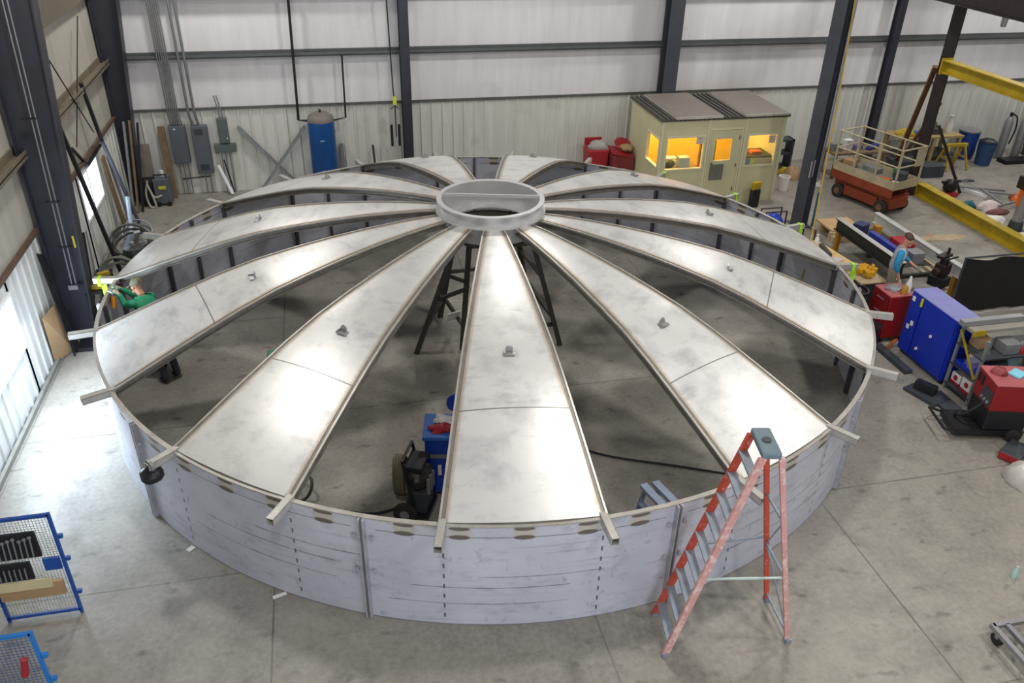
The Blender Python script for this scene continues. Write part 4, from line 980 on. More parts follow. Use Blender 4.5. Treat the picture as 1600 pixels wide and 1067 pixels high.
def tabletop(name, x, y, d, m, label, cat, rz=0.): return single(name, MB().box((x, y, .521+d[2]/2), d, rz), m, label, cat, bevel=.01)
tabletop('blue_bar', 9.40, 1.6, (.12, 1.3, .28), mat('royal_blue_paint', '#2f3f9c', .5), 'royal blue bar lying in the fabrication table', 'bar')
tabletop('red_case', 9.72, 1.55, (.3, .5, .32), m_red, 'red case inside the fabrication table', 'case')
tabletop('navy_vise', 9.4, 2.65, (.3, .25, .3), mat('navy_tool', '#2b335e', .5), 'navy tool at the far end of the fabrication table', 'tool', .4)
tabletop('brass_fitting', 9.7, 2.45, (.15, .15, .30), m_yl2, 'brass coloured fitting beside the navy tool', 'fitting')
tabletop('grey_clamp', 9.75, 1.1, (.3, .3, .26), m_gal, 'grey clamp at the near end of the fabrication table', 'clamp')
dp = thing('drill_press', 'black drill press on a stand with an ochre leg beside the blue sleeved worker', 'drill press', (9.66, .10, 0))
MB().cyl((0, 0, 0), (0, 0, .02), .22, n=18).build('base', m_black, dp)
MB().cyl((0, 0, .02), (0, 0, .45), .05, n=10).build('column', m_yl2, dp)
MB().box((0, 0, .56), (.32, .34, .22), .4).build('motor_housing', m_black, dp, bevel=.02)
MB().box((.05, .05, .80), (.30, .22, .26), .4).cyl((.05, .05, .93), (.05, .05, 1.06), .09, n=14).cyl((-.12, -.03, .8), (-.24, -.08, .8), .08, n=14).box((.05, .1, 1.08), (.36, .16, .07), .4).build('head', m_brown, dp, bevel=.015)
MB().cyl((.12, .1, .9), (.12, .1, 1.25), .03, n=8).build('spindle', m_black, dp)
for k in range(3): MB().bar((.1, .05, 1.0), (.1+.25*cos(2.1*k), .05+.25*sin(2.1*k), 1.05), .025).build('handle', m_black, dp)
m_tim = mat('pale_timber', '#b7a583', .7, 0, .1)
for i in range(4):
    single('timber_batten', MB().bar(at(1448-i*3, 396+i*9, .03), at(1484-i*2, 424+i*9, .03), .09, .05), m_tim, ('pale batten on the floor behind the drill press, furthest of four', 'pale batten on the floor, second from the fabrication table', 'pale batten on the floor, third from the fabrication table', 'pale batten on the floor, nearest the black curtain of four')[i], 'batten')
heap('sawdust_pile', 1468, 372, (.75, .18, .03), mat('tan_sawdust', '#a8977a', .9), 'thin tan sawdust spill on the floor beyond the fabrication table', 'sawdust', 4)['kind'] = 'stuff'
heap('red_ball', 1453, 369, (.06, .06, .06), mat('pale_red', '#c98b7d', .6), 'tiny pale red ball on the sawdust', 'ball', 4)
# welding curtain
wc = thing('welding_curtain', 'black welding curtain on a frame right of the blue cabinet', 'curtain', (11.0, -.35, 0))
def cur(i, j): return (9.72+2.6*i, -.40+.025*sin(i*17)+.012*sin(i*41+j*2), .05+1.22*j-.06*j*sin(i*PI*3)**2)
MB().sheet(cur, 60, 6).build('curtain_sheet', mat('black_curtain_vinyl', '#0d0d0e', .75, 0, .2), wc, world=True, smooth='all', thick=.006)
MB().tube([(9.68, -.40, 1.30), (12.4, -.40, 1.30)], .02, 8).build('top_rail', m_dk, wc, world=True)
for x in (9.68, 12.4):
    MB().tube([(x, -.40, .0), (x, -.40, 1.32)], .02, 8).build('post', m_dk, wc, world=True)
    MB().bar((x, -.75, .02), (x, -.22, .02), .04).build('foot', m_dk, wc, world=True)
# blue cabinet
cb_ = thing('job_cabinet', 'large royal blue steel cabinet standing right of the tank', 'cabinet', (7.95, -2.1, 0))
m_rb = mat('royal_blue_enamel', '#1230a8', .4, .1, .06); m_lb = mat('pale_blue_top', '#8285bd', .6, 0, .1)  # top panel in a paler blue than the carcass
MB().bx(-.22, .25, -.62, .62, .08, 1.30).build('carcass', m_rb, cb_, bevel=.01)
MB().bx(-.23, .26, -.63, .63, 1.301, 1.32).build('top_panel', m_lb, cb_)
for a, b in ((-.60, .26), (.30, .60)): MB().bx(-.245, -.225, a, b, .12, 1.26).build('door', m_rb, cb_, bevel=.006)
for y in (-.15, .1): MB().cyl((-.25, y, .75-.4*(y > 0)), (-.27, y, .75-.4*(y > 0)), .03, n=10).build('lock', m_paper, cb_)
for y, z in ((.52, 1.18), (.40, .72), (.48, .62)): MB().box((-.25, y, z), (.008, .07, .09)).build('label', m_paper, cb_)
MB().box((-.25, .30, 1.2), (.01, .05, .16)).build('handle', mat('yellow_label', '#c9c02c'), cb_)
MB().bx(-.15, .2, -.6, -.5, 0, .08).bx(-.15, .2, .5, .6, 0, .08).build('skid', m_black, cb_)
single('skid_rail', MB().bx(7.35, 7.5, -2.3, -1.3, 0, .08), m_dk, 'dark rail on the floor in front of the blue cabinet', 'rail')
# red tool cabinet
rc = thing('tool_cabinet', 'dark red rolling tool cabinet left of the blue cabinet', 'tool cabinet', (7.80, -.95, 0), 0)
m_rt = mat('deep_red_enamel', '#7c0f14', .4, .1, .08)
MB().bx(-.26, .28, -.24, .30, .10, 1.0).build('carcass', m_rt, rc, bevel=.02)
for k in range(3): 
    dd = MB().bx(-.275, -.262, -.20, .26, .15+.27*k, .39+.27*k).build('drawer', m_rt, rc, bevel=.004)
    MB().box((-.285, .03, .34+.27*k), (.012, .2, .02)).build('handle', m_gal, dd)
MB().bx(-.26, .28, -.24, .30, 1.001, 1.015).build('top_mat', mat('pale_red_top', '#a9575a', .6), rc)  # top in a paler red than the carcass
for x in (-.2, .22):
    for y in (-.18, .24): MB().cyl((x-.02, y, .05), (x+.02, y, .05), .05, n=10).build('caster', m_black, rc)
single('hand_tools', MB().blob((7.82, -.86, 1.016), (.18, .14, .06), 10, 6, .4, 3, flat=True), m_gal, 'heap of grey hand tools on the red tool cabinet', 'tools')
single('spray_bottle', MB().lathe([(.06, 1.016), (.06, 1.18), (.03, 1.26), (.02, 1.34)], (7.98, -1.03, 0), 12), m_paper, 'white spray bottle on the red tool cabinet', 'bottle', smooth=True)
single('yellow_bottle', MB().lathe([(.055, 1.016), (.055, 1.14), (.02, 1.20)], (7.86, -1.10, 0), 12), m_yl2, 'amber bottle on the corner of the red tool cabinet', 'bottle', smooth=True)
tb = thing('trash_bin', 'black round trash bin with a liner beside the red tool cabinet', 'bin', (7.32, -.45, 0))
MB().lathe([(.18, 0), (.22, .80), (.235, .82), (.21, .83), (.19, .7), (.17, .03)], n=28).build('bin_body', m_dk, tb, smooth=True)
MB().lathe([(.24, .79), (.24, .84), (.205, .845), (.18, .72), (.14, .4), (0, .38)], n=28).build('bin_liner', m_black, tb, smooth=True)
# black tub with yellow tools, and the plywood bench
bt = thing('black_tub', 'black tub topped with yellow power tools outside the tank rim', 'tub', (8.05, .30, 0))
MB().prism([(-.24, 0), (.24, 0), (.28, .66), (-.28, .66)], -.26, .26, 'y').build('tub_body', m_black, bt, bevel=.02)
MB().bx(-.3, .3, -.28, .28, .66, .69).build('board', m_tim, bt)
for i, (x, y) in enumerate(((-.12, .1), (.14, .05), (-.02, -.1), (.05, .2))):
    q = MB().box((x, y, .80), (.12, .18, .10), i*.7).box((x, y+.02, .72), (.06, .07, .07), i*.7).cyl((x, y, .84), (x+.14*cos(i), y+.14*sin(i), .84), .04, n=10)
    single('power_drill', q.move((8.05, .30, -.01+.02)), mat('bright_tool_yellow', '#cf9a14', .5), 'yellow power drill in the heap on the black tub', 'drill', 'yellow drills on the black tub', bevel=.006)
pb = thing('plywood_bench', 'light plywood bench littered with parts just outside the tank', 'bench', (7.78, 1.45, 0), .12)
m_lply = mat('light_plywood', '#d8b67d', .65, 0, .1)
MB().bx(-.22, .22, -.62, .62, .72, .75).build('bench_top', m_lply, pb)
for x in (-.18, .18):
    for y in (-.55, .55): MB().bar((x, y, 0), (x, y, .72), .06).build('leg', m_tim, pb)
single('grey_grinder', MB().bar((7.82, 1.75, .79), (7.72, 1.2, .79), .08, .07), m_dk, 'grey grinder lying on the plywood bench', 'grinder')
single('white_bottle', MB().lathe([(.05, .75), (.05, .87), (.02, .92), (.03, .97)], (7.80, 1.9, 0), 12), m_paper, 'white bottle at the far end of the plywood bench', 'bottle', smooth=True)
single('rag', MB().blob((7.80, 1.02, .751), (.14, .1, .06), 9, 6, .3, 3, flat=True), mat('pinkish_white_cloth', '#c9b9b8'), 'pinkish rag at the near end of the plywood bench', 'rag')
rw = thing('portable_welder', 'small red portable welder with a black carry handle behind the plywood bench', 'welder', (7.95, 2.55, 0), .5)
MB().bx(-.18, .18, -.28, .28, .06, .50).build('case', mat('dark_red_case', '#8c2328', .4), rw, bevel=.03)
MB().tube([(0, -.2, .5), (0, -.2, .85), (0, .1, .85), (0, .1, .5)], .02, 6).build('handle', m_black, rw, smooth=True)
MB().bx(-.185, -.18, -.2, .2, .3, .45).build('panel', m_gal, rw)
for y in (-.22, .22): MB().cyl((-.2, y, .06), (.2, y, .06), .06, n=10).build('wheel', m_black, rw)
bw = thing('blue_engine', 'small blue engine in a black tube frame left of the grey column', 'engine', (8.12, 4.35, 0))
MB().blob((0, 0, .26), (.24, .2, .22), 12, 8, .12, 5).build('engine_block', mat('bright_blue_engine', '#1f3fb0', .4), bw)
MB().tube([(-.28, -.1, 0), (-.28, -.1, .55), (.28, -.1, .55), (.28, -.1, 0)], .022, 6).build('frame', m_black, bw, smooth=True)
MB().tube([(-.28, .16, 0), (-.28, .16, .55), (.28, .16, .55), (.28, .16, 0)], .022, 6).build('frame', m_black, bw, smooth=True)
ps = at(1298, 352)
pst = single('plywood_stack', MB().bx(9.45, 10.4, 3.35, 4.35, .14, .20), m_ply, 'tan plywood panel on timber blocks right of the grey column', 'plywood', rot=None) if False else None
pt_ = thing('plywood_stack', 'tan plywood stack on pale timbers right of the grey column', 'plywood', (9.75, 3.85, 0))
MB().bx(-.45, .42, -.30, .45, .22, .26).build('plywood', mat('tan_orange_plywood', '#b99a70', .65, 0, .08), pt_)
for i, y in enumerate((-.42, -.30)): MB().bx(-.5, .6, y-.05, y+.05, .0, .16+.06*i).build('timber', m_tim, pt_)
MB().bx(-.45, .42, .2, .3, 0, .219).build('timber', m_tim, pt_)
gt = single('teal_hose', MB().tube([(9.25, 4.36, .03), (9.25, 4.36, .5), (9.25, 4.36, .95)], .03, 8), mat('teal_plastic', '#1f5f6a'), 'teal hose hanging at the foot of the grey column', 'hose', smooth=True)
# stool under the stubs
st = thing('black_stool', 'black tripod stool on the floor between tank and blue cabinet', 'stool', tuple(at(1355, 540)))
MB().lathe([(0, .44), (.17, .44), (.17, .48), (0, .49)], n=18).build('seat', m_black, st, smooth=True)
for k in range(3): MB().bar((.08*cos(2.1*k), .08*sin(2.1*k), .44), (.22*cos(2.1*k), .22*sin(2.1*k), 0), .035).build('leg', m_black, st)
single('red_hose', MB().tube(spline([at(1388, 545, .03), at(1394, 535, .03), at(1402, 528, .03), at(1396, 520, .03)], 6), .025, 6), m_org, 'short red hose on the floor by the blue cabinet corner', 'hose', smooth=True)
# parts rack right of the blue cabinet
rk = thing('parts_rack', 'grey steel rack crowded with parts right of the blue cabinet', 'rack', (8.55, -3.1, 0))
for x in (-.75, .75):
    for y in (-.3, .3): MB().bar((x, y, 0), (x, y, 1.30), .045).build('post', m_gal, rk)
for z in (.12, .52, .92): MB().bx(-.78, .78, -.32, .32, z, z+.03).build('shelf', m_dk, rk)
MB().bx(-.85, .95, -.04, .34, 1.30, 1.36).build('top_board', mat('grey_plank_top', '#8f8a80', .6, 0, .12), rk)
MB().bar((-.79, -.3, .55), (-.79, .3, 1.2), .03).build('brace', m_yel, rk)
MB().bx(-.87, -.62, -.06, -.045, 1.26, 1.37).build('corner_clip', m_yel, rk)
P = [('carton', (8.05, -2.98, .95), (.22, .24, .2), m_ply, 'brown carton on the upper shelf of the parts rack'), ('blue_tube_bundle', (8.0, -3.1, .55), (.4, .5, .08), m_rb, 'blue tube bundle on the middle shelf of the parts rack'),
     ('red_white_carton', (7.98, -3.22, .15), (.28, .26, .26), m_paper, 'white carton low on the rack beside the red welder'), ('red_white_carton', (7.98, -2.92, .15), (.22, .22, .2), m_paper, 'smaller white carton at the left of the low shelf'),
     ('amber_jug', (8.3, -3.1, .15), (.2, .18, .26), m_yl2, 'amber jug at the back of the low shelf'), ('grey_casting', (8.4, -3.2, .95), (.3, .3, .2), m_gal, 'grey casting on the upper shelf of the parts rack'),
     ('teal_carton', (8.7, -3.05, .55), (.25, .25, .22), mat('pale_teal_carton', '#8fb3b5', .6), 'pale teal carton on the middle shelf of the rack'), ('dark_motor', (8.35, -3.15, .55), (.25, .3, .2), m_dk, 'dark motor on the middle shelf of the rack'),
     ('long_angle', (8.2, -2.92, 1.361), (1.2, .12, .10), m_gal, 'grey steel angle lying on top of the parts rack'), ('tan_board', (9.2, -2.95, 1.361), (.5, .25, .03), m_ply, 'tan board lying on top of the parts rack')]
for nm, p, d, m, lb in P:
    o = single(nm, MB().box((p[0], p[1], p[2]+d[2]/2+.001), d), m, lb, nm.split('_')[-1], bevel=.008)
    if nm == 'red_white_carton':
        MB().bx(-d[0]/2-.004, d[0]/2+.004, -d[1]/2-.004, d[1]/2+.004, 0.001, d[2]*.22).build('red_band', m_red, o)
        MB().cyl((-d[0]/2-.005, 0, d[2]*.6), (-d[0]/2-.001, 0, d[2]*.6), .05, n=14).build('red_emblem', m_red, o)
CL = [('red_spool', 'red', m_red), ('steel_can', 'bright steel', m_gal), ('teal_can', 'teal', mat('teal_plastic', '#1f5f6a')), ('white_can', 'white', m_paper), ('violet_can', 'violet', mat('purple_box', '#6a5f9a')), ('amber_can', 'amber', m_yl2), ('black_can', 'black', m_black), ('blue_can', 'royal blue', m_rb)]
for i, (nm, cn, m) in enumerate(CL):
    x, y = 8.22+.13*(i % 4)+(.42 if i > 3 else 0), -3.33+.06*(i % 2)
    if abs(x-8.4) < .24 and y > -3.36: y, x = -3.34, x+.28
    x = 8.60+.09*i; y = -3.33+.12*(i % 2)
    single(nm, MB().lathe([(.04, .951), (.042, .951+.10+.03*(i % 3)), (.03, .97+.10+.03*(i % 3)), (0, .972+.10+.03*(i % 3))], (x, y, 0), 14), m, 'small %s can among the clutter on the upper rack shelf' % cn, 'can', smooth=True)
sb = at(1573, 476, 1.36)
single('spray_can', MB().lathe([(.035, 1.361), (.035, 1.55), (.02, 1.58)], (8.87, -2.95, 0), 12).lathe([(.036, 1.58), (.036, 1.64), (0, 1.65)], (8.87, -2.95, 0), 12), m_paper, 'white spray can standing on top of the parts rack', 'spray can', smooth=True)
# big red welder on its cart
wd = thing('welding_machine', 'large red welding machine on a black cart at the right edge', 'welding machine', (7.72, -4.1, 0), -.25)
m_wr = mat('bright_red_enamel', '#8a141c', .4, .1, .08)
MB().bx(-.34, .34, -.30, .30, .58, 1.06).build('upper_case', m_wr, wd, bevel=.02)
MB().bx(-.33, .33, -.29, .29, .22, .579).build('lower_case', m_black, wd, bevel=.015)
MB().bx(-.35, .35, -.31, .31, 1.061, 1.08).build('lid', mat('pale_red_top', '#a9575a'), wd, bevel=.005)  # lid in a paler red than the case
MB().bx(-.352, -.341, -.26, .02, .62, .90).build('control_panel', m_dk, wd)
for i in range(3): MB().cyl((-.353, -.2+.09*i, .7), (-.375, -.2+.09*i, .7), .028, n=10).build('knob', m_gal, wd)
for y in (.08, .2): MB().bx(-.352, -.341, y, y+.06, .84, 1.0).build('vent_slot', m_black, wd)
for y in (-.28, .28):
    MB().cyl((.2, y, .12), (.2, y*1.18, .12), .12, n=16).build('wheel', m_tyre, wd)
MB().bx(-.75, .36, -.28, .28, .10, .20).build('cart_tray', m_black, wd)
MB().tube([(-.74, -.3, .15), (-.95, -.3, .22), (-.95, .3, .22), (-.74, .3, .15)], .022, 6).build('cart_handle', m_black, wd, smooth=True)
MB().tube(spline([(-.36, -.1, .6), (-.55, -.05, .35), (-.6, .1, .23), (-.5, .15, .23), (-.4, 0, .3)], 6), .022, 6).build('cable', m_black, wd, smooth=True)
single('blue_wipe_pack', MB().box((7.85, -4.08, 1.10), (.24, .2, .03), .4), mat('cyan_pack', '#7fc6dc', .5), 'cyan wipe pack lying on the red welding machine', 'pack')
single('red_helmet', MB().blob((7.6, -3.98, 1.081), (.13, .12, .1), 10, 6, .2, 2, flat=True), m_dred, 'dull red rag on the red welding machine', 'rag')
gc = thing('grey_cabinet', 'grey cabinet behind the red welding machine at the right edge', 'cabinet', (8.75, -4.4, 0))
MB().bx(-.35, .5, -.35, .35, .06, .95).build('carcass', mat('blue_grey_cabinet', '#59616b', .5), gc, bevel=.01)
MB().bx(-.365, -.352, -.32, .32, .1, .91).build('door', mat('blue_grey_cabinet', '#59616b'), gc, bevel=.004)
MB().bx(-.3, .45, -.3, .3, 0, .06).build('plinth', m_black, gc)
single('yellow_hose', MB().tube(spline([(7.95, -4.75, .25), (8.0, -5.0, .12), (7.9, -5.25, .04), (8.0, -5.6, .04)], 6), .03, 8), m_yel, 'yellow hose trailing on the floor below the red welder', 'hose', smooth=True)
single('pale_power_box', MB().box((8.25, -4.95, .18), (.28, .24, .36), .3), mat('pale_green_box', '#a8b5a6', .5), 'pale green power box right of the yellow hose', 'box', bevel=.02)
ib = thing('parts_case', 'open black parts case with a red edge on the floor at the right', 'case', tuple(at(1583, 712)), .5)
MB().bx(-.25, .25, -.15, .15, 0, .14).build('case', m_dk, ib, bevel=.01)
MB().bx(-.26, -.251, -.15, .15, .02, .13).build('red_edge', m_red, ib)
single('plastic_bag', MB().blob(at(1592, 752), (.22, .24, .34), 12, 8, .2, 13, flat=True), mat('milky_plastic', '#b9b4ad', .3), 'milky plastic bag on the floor at the right edge', 'bag', smooth=True)
single('floor_plate', MB().bx(7.3, 7.62, -3.75, -2.95, 0, .05), m_dk, 'dark plate on the floor under the parts rack edge', 'plate')
ms = thing('dark_vise_block', 'dark steel block on the floor between tank and parts rack', 'block', tuple(at(1446, 618)), .3)
MB().bx(-.2, .2, -.32, .32, 0, .06).build('base', m_dk, ms)
MB().box((.02, .05, .14), (.14, .36, .16), .2).build('jaw', m_black, ms)
single('wire_loop', MB().tube([at(1463+14*cos(a), 652+4*sin(a), .012) for a in [2*PI*k/16 for k in range(17)]], .008, 5), m_gal, 'thin wire loop on the floor in front of the welder cart', 'wire')
# dolly at the bottom right
dl = thing('floor_dolly', 'low steel frame dolly with black casters in the bottom right corner', 'dolly', (5.4, -8.4, 0))
for a, b in (((-.70, .62), (-.70, -1.2)), ((-.70, .60), (.9, .60)), ((.9, .6), (.9, -1.2)), ((-.52, .58), (-.52, -1.2))):
    MB().bar((*a, .20), (*b, .20), .06, .06).build('rail', mat('bare_steel_rail', '#8f8c90', .4, .5, .1), dl)
for x, y in ((-.68, .5), (.85, .5), (-.68, -1.1), (.85, -1.1)):
    c = MB().cyl((x-.02, y, .08), (x+.025, y, .08), .08, n=16).build('caster', m_black, dl)
    MB().bar((x, y, .10), (x, y, .17), .05).build('fork', m_gal, c)
MB().bar((-.6, .2, .24), (-.3, .5, .24), .03).build('latch', mat('olive_latch', '#8a8542', .6), dl)
single('glass_bottle', MB().lathe([(.03, 0), (.035, .12), (.012, .17), (.014, .2)], at(1583, 902), 10), mat('aqua_plastic', '#a9c9c2', .2), 'small aqua bottle on the floor at the right edge', 'bottle', smooth=True)
# ================================================================== orange step ladder in front of the tank
sl = thing('step_ladder', 'tall orange fibreglass step ladder straddling the front of the tank', 'ladder', (1.5, -6.95, 0))
m_fg = mat('orange_fibreglass', '#b8452f', .5, 0, .1, 6, '#d08b84', .56); m_al = mat('ladder_aluminium', '#8d99a5', .4, .4, .12)
m_pink = mat('pale_pink_fibreglass', '#c08d88', .55, 0, .1, 5, '#d0b8b3', .5)  # near rails in a paler pink than the far ones
ZT = 2.84
tc = at(1190, 694, ZT); TX, TY = tc.x, tc.y
FA, FB = Vector((.70, -7.26, 0)), Vector((.80, -6.66, 0))       # front feet (near, far)
BA, BB = Vector((2.24, -7.36, 0)), Vector((2.30, -6.72, 0))     # rear feet
TA, TB = Vector((TX-.10, TY-.22, ZT)), Vector((TX-.02, TY+.19, ZT))
UA, UB = TA+Vector((.22, 0, -.02)), TB+Vector((.18, .0, -.02))
MB().bar(FA, TA, .035, .09).build('front_rail', m_pink, sl, world=True)
MB().bar(FB, TB, .035, .09).build('front_rail', m_fg, sl, world=True)
MB().bar(BA, UA, .03, .06).build('rear_rail', m_pink, sl, world=True)
MB().bar(BB, UB, .03, .06).build('rear_rail', m_fg, sl, world=True)
for i in range(9):
    t = .105*(i+.75)
    a, b = lerp(FA, TA, t), lerp(FB, TB, t); MB().bar(a, b, .10, .03, up=(0, 0, 1)).build('step', m_al, sl, world=True)
for t in (.05, .38, .68): MB().bar(lerp(BA, UA, t), lerp(BB, UB, t), .025).build('rear_spreader', m_al, sl, world=True)
MB().bar(lerp(BA, UA, .05), lerp(BB, UB, .38), .015).build('rear_brace', m_al, sl, world=True)
MB().bar(lerp(BB, UB, .38), lerp(BA, UA, .68), .015).build('rear_brace', m_al, sl, world=True)
for f, b in ((lerp(FA, TA, .42), lerp(BA, UA, .38)),): MB().bar(f, b, .02).build('spreader_bar', mat('pale_spreader', '#b9cdc8', .4, .3), sl, world=True)
MB().bar(lerp(FB, TB, .42), lerp(BB, UB, .42), .02).build('spreader_bar', m_al, sl, world=True)
c = (TA+TB+UA+UB)/4; yaw = math.atan2((TB-TA).y, (TB-TA).x)
cap = MB().box((0, 0, .03), (.46, .21, .08), yaw).move(c).build('top_cap', mat('blue_grey_cap', '#5d7079', .5), sl, world=True, bevel=.02)
MB().cyl(c+Vector((0, 0, .076)), c+Vector((0, 0, .082)), .05, n=14).build('magnet_tray', m_dk, cap, world=True)
for p in (FA, FB, BA, BB): MB().box(p+Vector((0, 0, .03)), (.07, .08, .05)).build('foot', m_al, sl, world=True)
# small aluminium ladder inside the tank
il = thing('platform_ladder', 'grey blue aluminium ladder top showing over the front tank rim', 'ladder', (.98, -6.02, 0), .25)
m_al2 = mat('blue_grey_aluminium', '#8794a8', .4, .4, .1)
for y in (-.17, .17):
    MB().bar((-.40, y*1.3, 0), (-.12, y, 1.38), .03, .06).build('front_rail', m_al2, il); MB().bar((.34, y*1.3, 0), (.06, y, 1.36), .03, .05).build('rear_rail', m_al2, il)
for k in range(4): MB().box((-.40+.062*(k+1), 0, .29*(k+1)), (.10, .40, .03)).build('step', m_al2, il)
MB().box((-.12, 0, 1.40), (.10, .44, .05)).build('top_rail', m_al2, il); MB().box((.06, 0, 1.38), (.10, .44, .05)).build('top_rail', m_al2, il)
# ================================================================== welding cart and blue machine inside the tank
hc = thing('engine_cart', 'black wheeled cart carrying a dark engine and hoses inside the tank', 'cart', (-1.97, -4.17, 0), 1.15)
MB().tube([(-.22, -.16, .10), (-.22, .0, 1.06), (.22, .0, 1.06), (.22, -.16, .10)], .025, 8).build('frame', m_black, hc, smooth=True)
MB().bx(-.24, .24, -.34, .05, .10, .14).build('toe_plate', m_black, hc)
for sx in (-.27, .27):
    w = MB().cyl((sx-.035, -.02, .17), (sx+.035, -.02, .17), .17, n=22).build('wheel', m_tyre, hc, bevel=.015)
    MB().cyl((sx-.04, -.02, .17), (sx+.04, -.02, .17), .07, n=14).build('hub', m_gal, w)
MB().bx(-.19, .19, -.30, -.03, .14, .50).build('engine_base', m_dk, hc, bevel=.02)
MB().blob((0, -.16, .68), (.2, .17, .22), 12, 8, .25, 5).build('engine_block', mat('oily_engine', '#3a3836', .5, .3, .3, 9, '#8a8784', .6), hc)
MB().bx(-.2, .2, -.26, .0, .86, .94).build('control_box', m_black, hc, bevel=.01)
for i in range(3): MB().cyl((-.1+.1*i, -.32, .45), (-.1+.1*i, -.32, .7), .03, n=8).build('fitting', m_gal, hc)
hs = []
for k in range(4):
    for i in range(16):
        a = 2*PI*i/16; hs.append(Vector((.02+.13*cos(a), .06+.04*k, .60+.34*sin(a))))
MB().tube(hs, .022, 8).build('hose_coil', mat('olive_hose', '#6f6851', .65, 0, .2), hc, smooth=True)
bm_ = thing('blue_welder', 'tall blue welding machine with red topped tray half hidden by a rafter', 'welding machine', (-1.42, -3.76, 0), -.2)
m_bw = mat('welder_blue', '#1c3fa6', .4, .1, .08)
MB().bx(-.24, .26, -.26, .26, .10, .74).build('lower_case', m_bw, bm_, bevel=.02)
MB().bx(-.25, .27, -.27, .27, .741, .80).build('band', m_gal, bm_)
MB().bx(-.24, .26, -.26, .26, .80, 1.06).build('upper_case', m_bw, bm_, bevel=.02)
MB().bx(-.27, .29, -.29, .29, 1.06, 1.12).build('tray', mat('tray_blue', '#2f62b4', .5), bm_, bevel=.01)
MB().blob((-.02, -.08, 1.12), (.16, .12, .06), 10, 6, .4, 3, flat=True).build('red_rags', m_red, bm_)
MB().blob((.02, .12, 1.12), (.16, .1, .08), 10, 6, .4, 8, flat=True).build('clear_bag', m_paper, bm_)
for x in (-.2, -.06, .1): MB().bx(x, x+.05, -.272, -.262, .44, .62).build('sticker', mat('lime_note', '#b4c95c') if x != -.06 else m_paper, bm_)
MB().lathe([(.0, -.02), (.15, -.02), (.15, .02), (.0, .02)], n=24).rot(PI/2, ax='X').move((.2, .22, 1.36)).build('spool_guard', m_bw, bm_, smooth=True)
MB().bar((.2, .24, 1.08), (.2, .24, 1.3), .04).build('spool_arm', m_bw, bm_)
for x in (-.2, .2):
    for y in (-.2, .2): MB().cyl((x, y-.02, .05), (x, y+.02, .05), .05, n=12).build('caster', m_black, bm_)
single('floor_cable', MB().tube(spline([at(632, 790, .03), at(600, 800, .025), at(575, 803, .025), at(548, 800, .025)], 6), .022, 6), m_black, 'black cable running from the engine cart to the front shell', 'cable', smooth=True)
single('floor_cable', MB().tube(spline([at(905, 700, .02), at(960, 714, .02), at(1060, 728, .02), at(1160, 744, .02)], 6), .016, 6), m_black, 'long thin black cable across the tank floor at the right', 'cable', smooth=True)
single('hose_loop', MB().tube(spline([at(470, 748, .03), at(484, 745, .25), at(487, 762, .2), at(476, 780, .03), at(452, 782, .03)], 6), .022, 6), m_hose, 'dark hose loop behind the shell left of the engine cart', 'hose', smooth=True)
single('rag_sheet', MB().box(at(708, 494, .62), (.26, .02, .26), .3, .5), m_paper, 'white paper sheet hung on the tower brace in the middle', 'paper')
gm = single('green_mat', MB().bx(-4.1, -3.55, .05, .5, 0, .12), m_green, 'green case on the tank floor under the left panels', 'case', bevel=.02)
for i, (px, py) in enumerate(((250, 573), (258, 563))):
    p = at(px, py); single('dark_clamp', MB().box((p.x, p.y, .06), (.22, .12, .12), .4), m_black, ('dark clamp on the tank floor at the left, nearer the shell', 'dark clamp on the tank floor at the left, further in')[i], 'clamp', bevel=.01)
# things hung on the rafter stubs
def stubpt(k, r=6.8, z=1.60): a = PH+k*DA; return pol(r, a, z)
m_lime = mat('lime_hi_vis', '#a6dc2c', .6, 0, .05)
def strap(k, label, drop=.35, r=6.80):
    t = thing('lime_strap', label, 'strap', tuple(stubpt(k, r, 1.60)))
    a = PH+k*DA; q = MB()
    for (u, v) in ((-.058, 0), (.058, 0)): q.box((u, 0, -.02), (.006, .06, .15))
    q.box((0, 0, .056), (.12, .06, .006)); q.rot(a); q.build('loop', m_lime, t)
    MB().box((.05, 0, -.08-drop/2), (.02, .09, drop), a).build('tail', m_lime, t)
strap(-5, 'lime strap on the rafter stub by the green shirted worker')
strap(6, 'long lime strap on the rafter stub by the black tub', .5)
strap(7, 'lime strap on the rafter stub beside the grey column')
strap(8, 'lime strap on the rafter stub below the booth right corner')
strap(9, 'small lime strap on the rafter stub below the booth window', .2)
yb = thing('yellow_fixture', 'yellow and black fixture standing outside the rim near the booth door', 'fixture', tuple(at(1176, 322)))
MB().box((0, 0, .25), (.22, .2, .5)).build('body', m_black, yb, bevel=.02); MB().box((0, 0, .58), (.26, .12, .22), .3).build('head', m_yel, yb, bevel=.02)
bl = thing('hanging_lamp', 'black work lamp clamped to the front left rafter stub', 'lamp', tuple(stubpt(-2, 6.86, 1.60)))
a = PH-2*DA
MB().blob((0, 0, -.14), (.14, .14, .11), 12, 8, .1, 3).build('lamp_head', m_black, bl)
MB().ringlathe([(.065, -.02), (.085, -.02), (.085, .02), (.065, .02)], n=20).rot(PI/2, ax='X').rot(a).move((0, 0, .0)).build('clamp_ring', m_gal, bl, smooth=True)
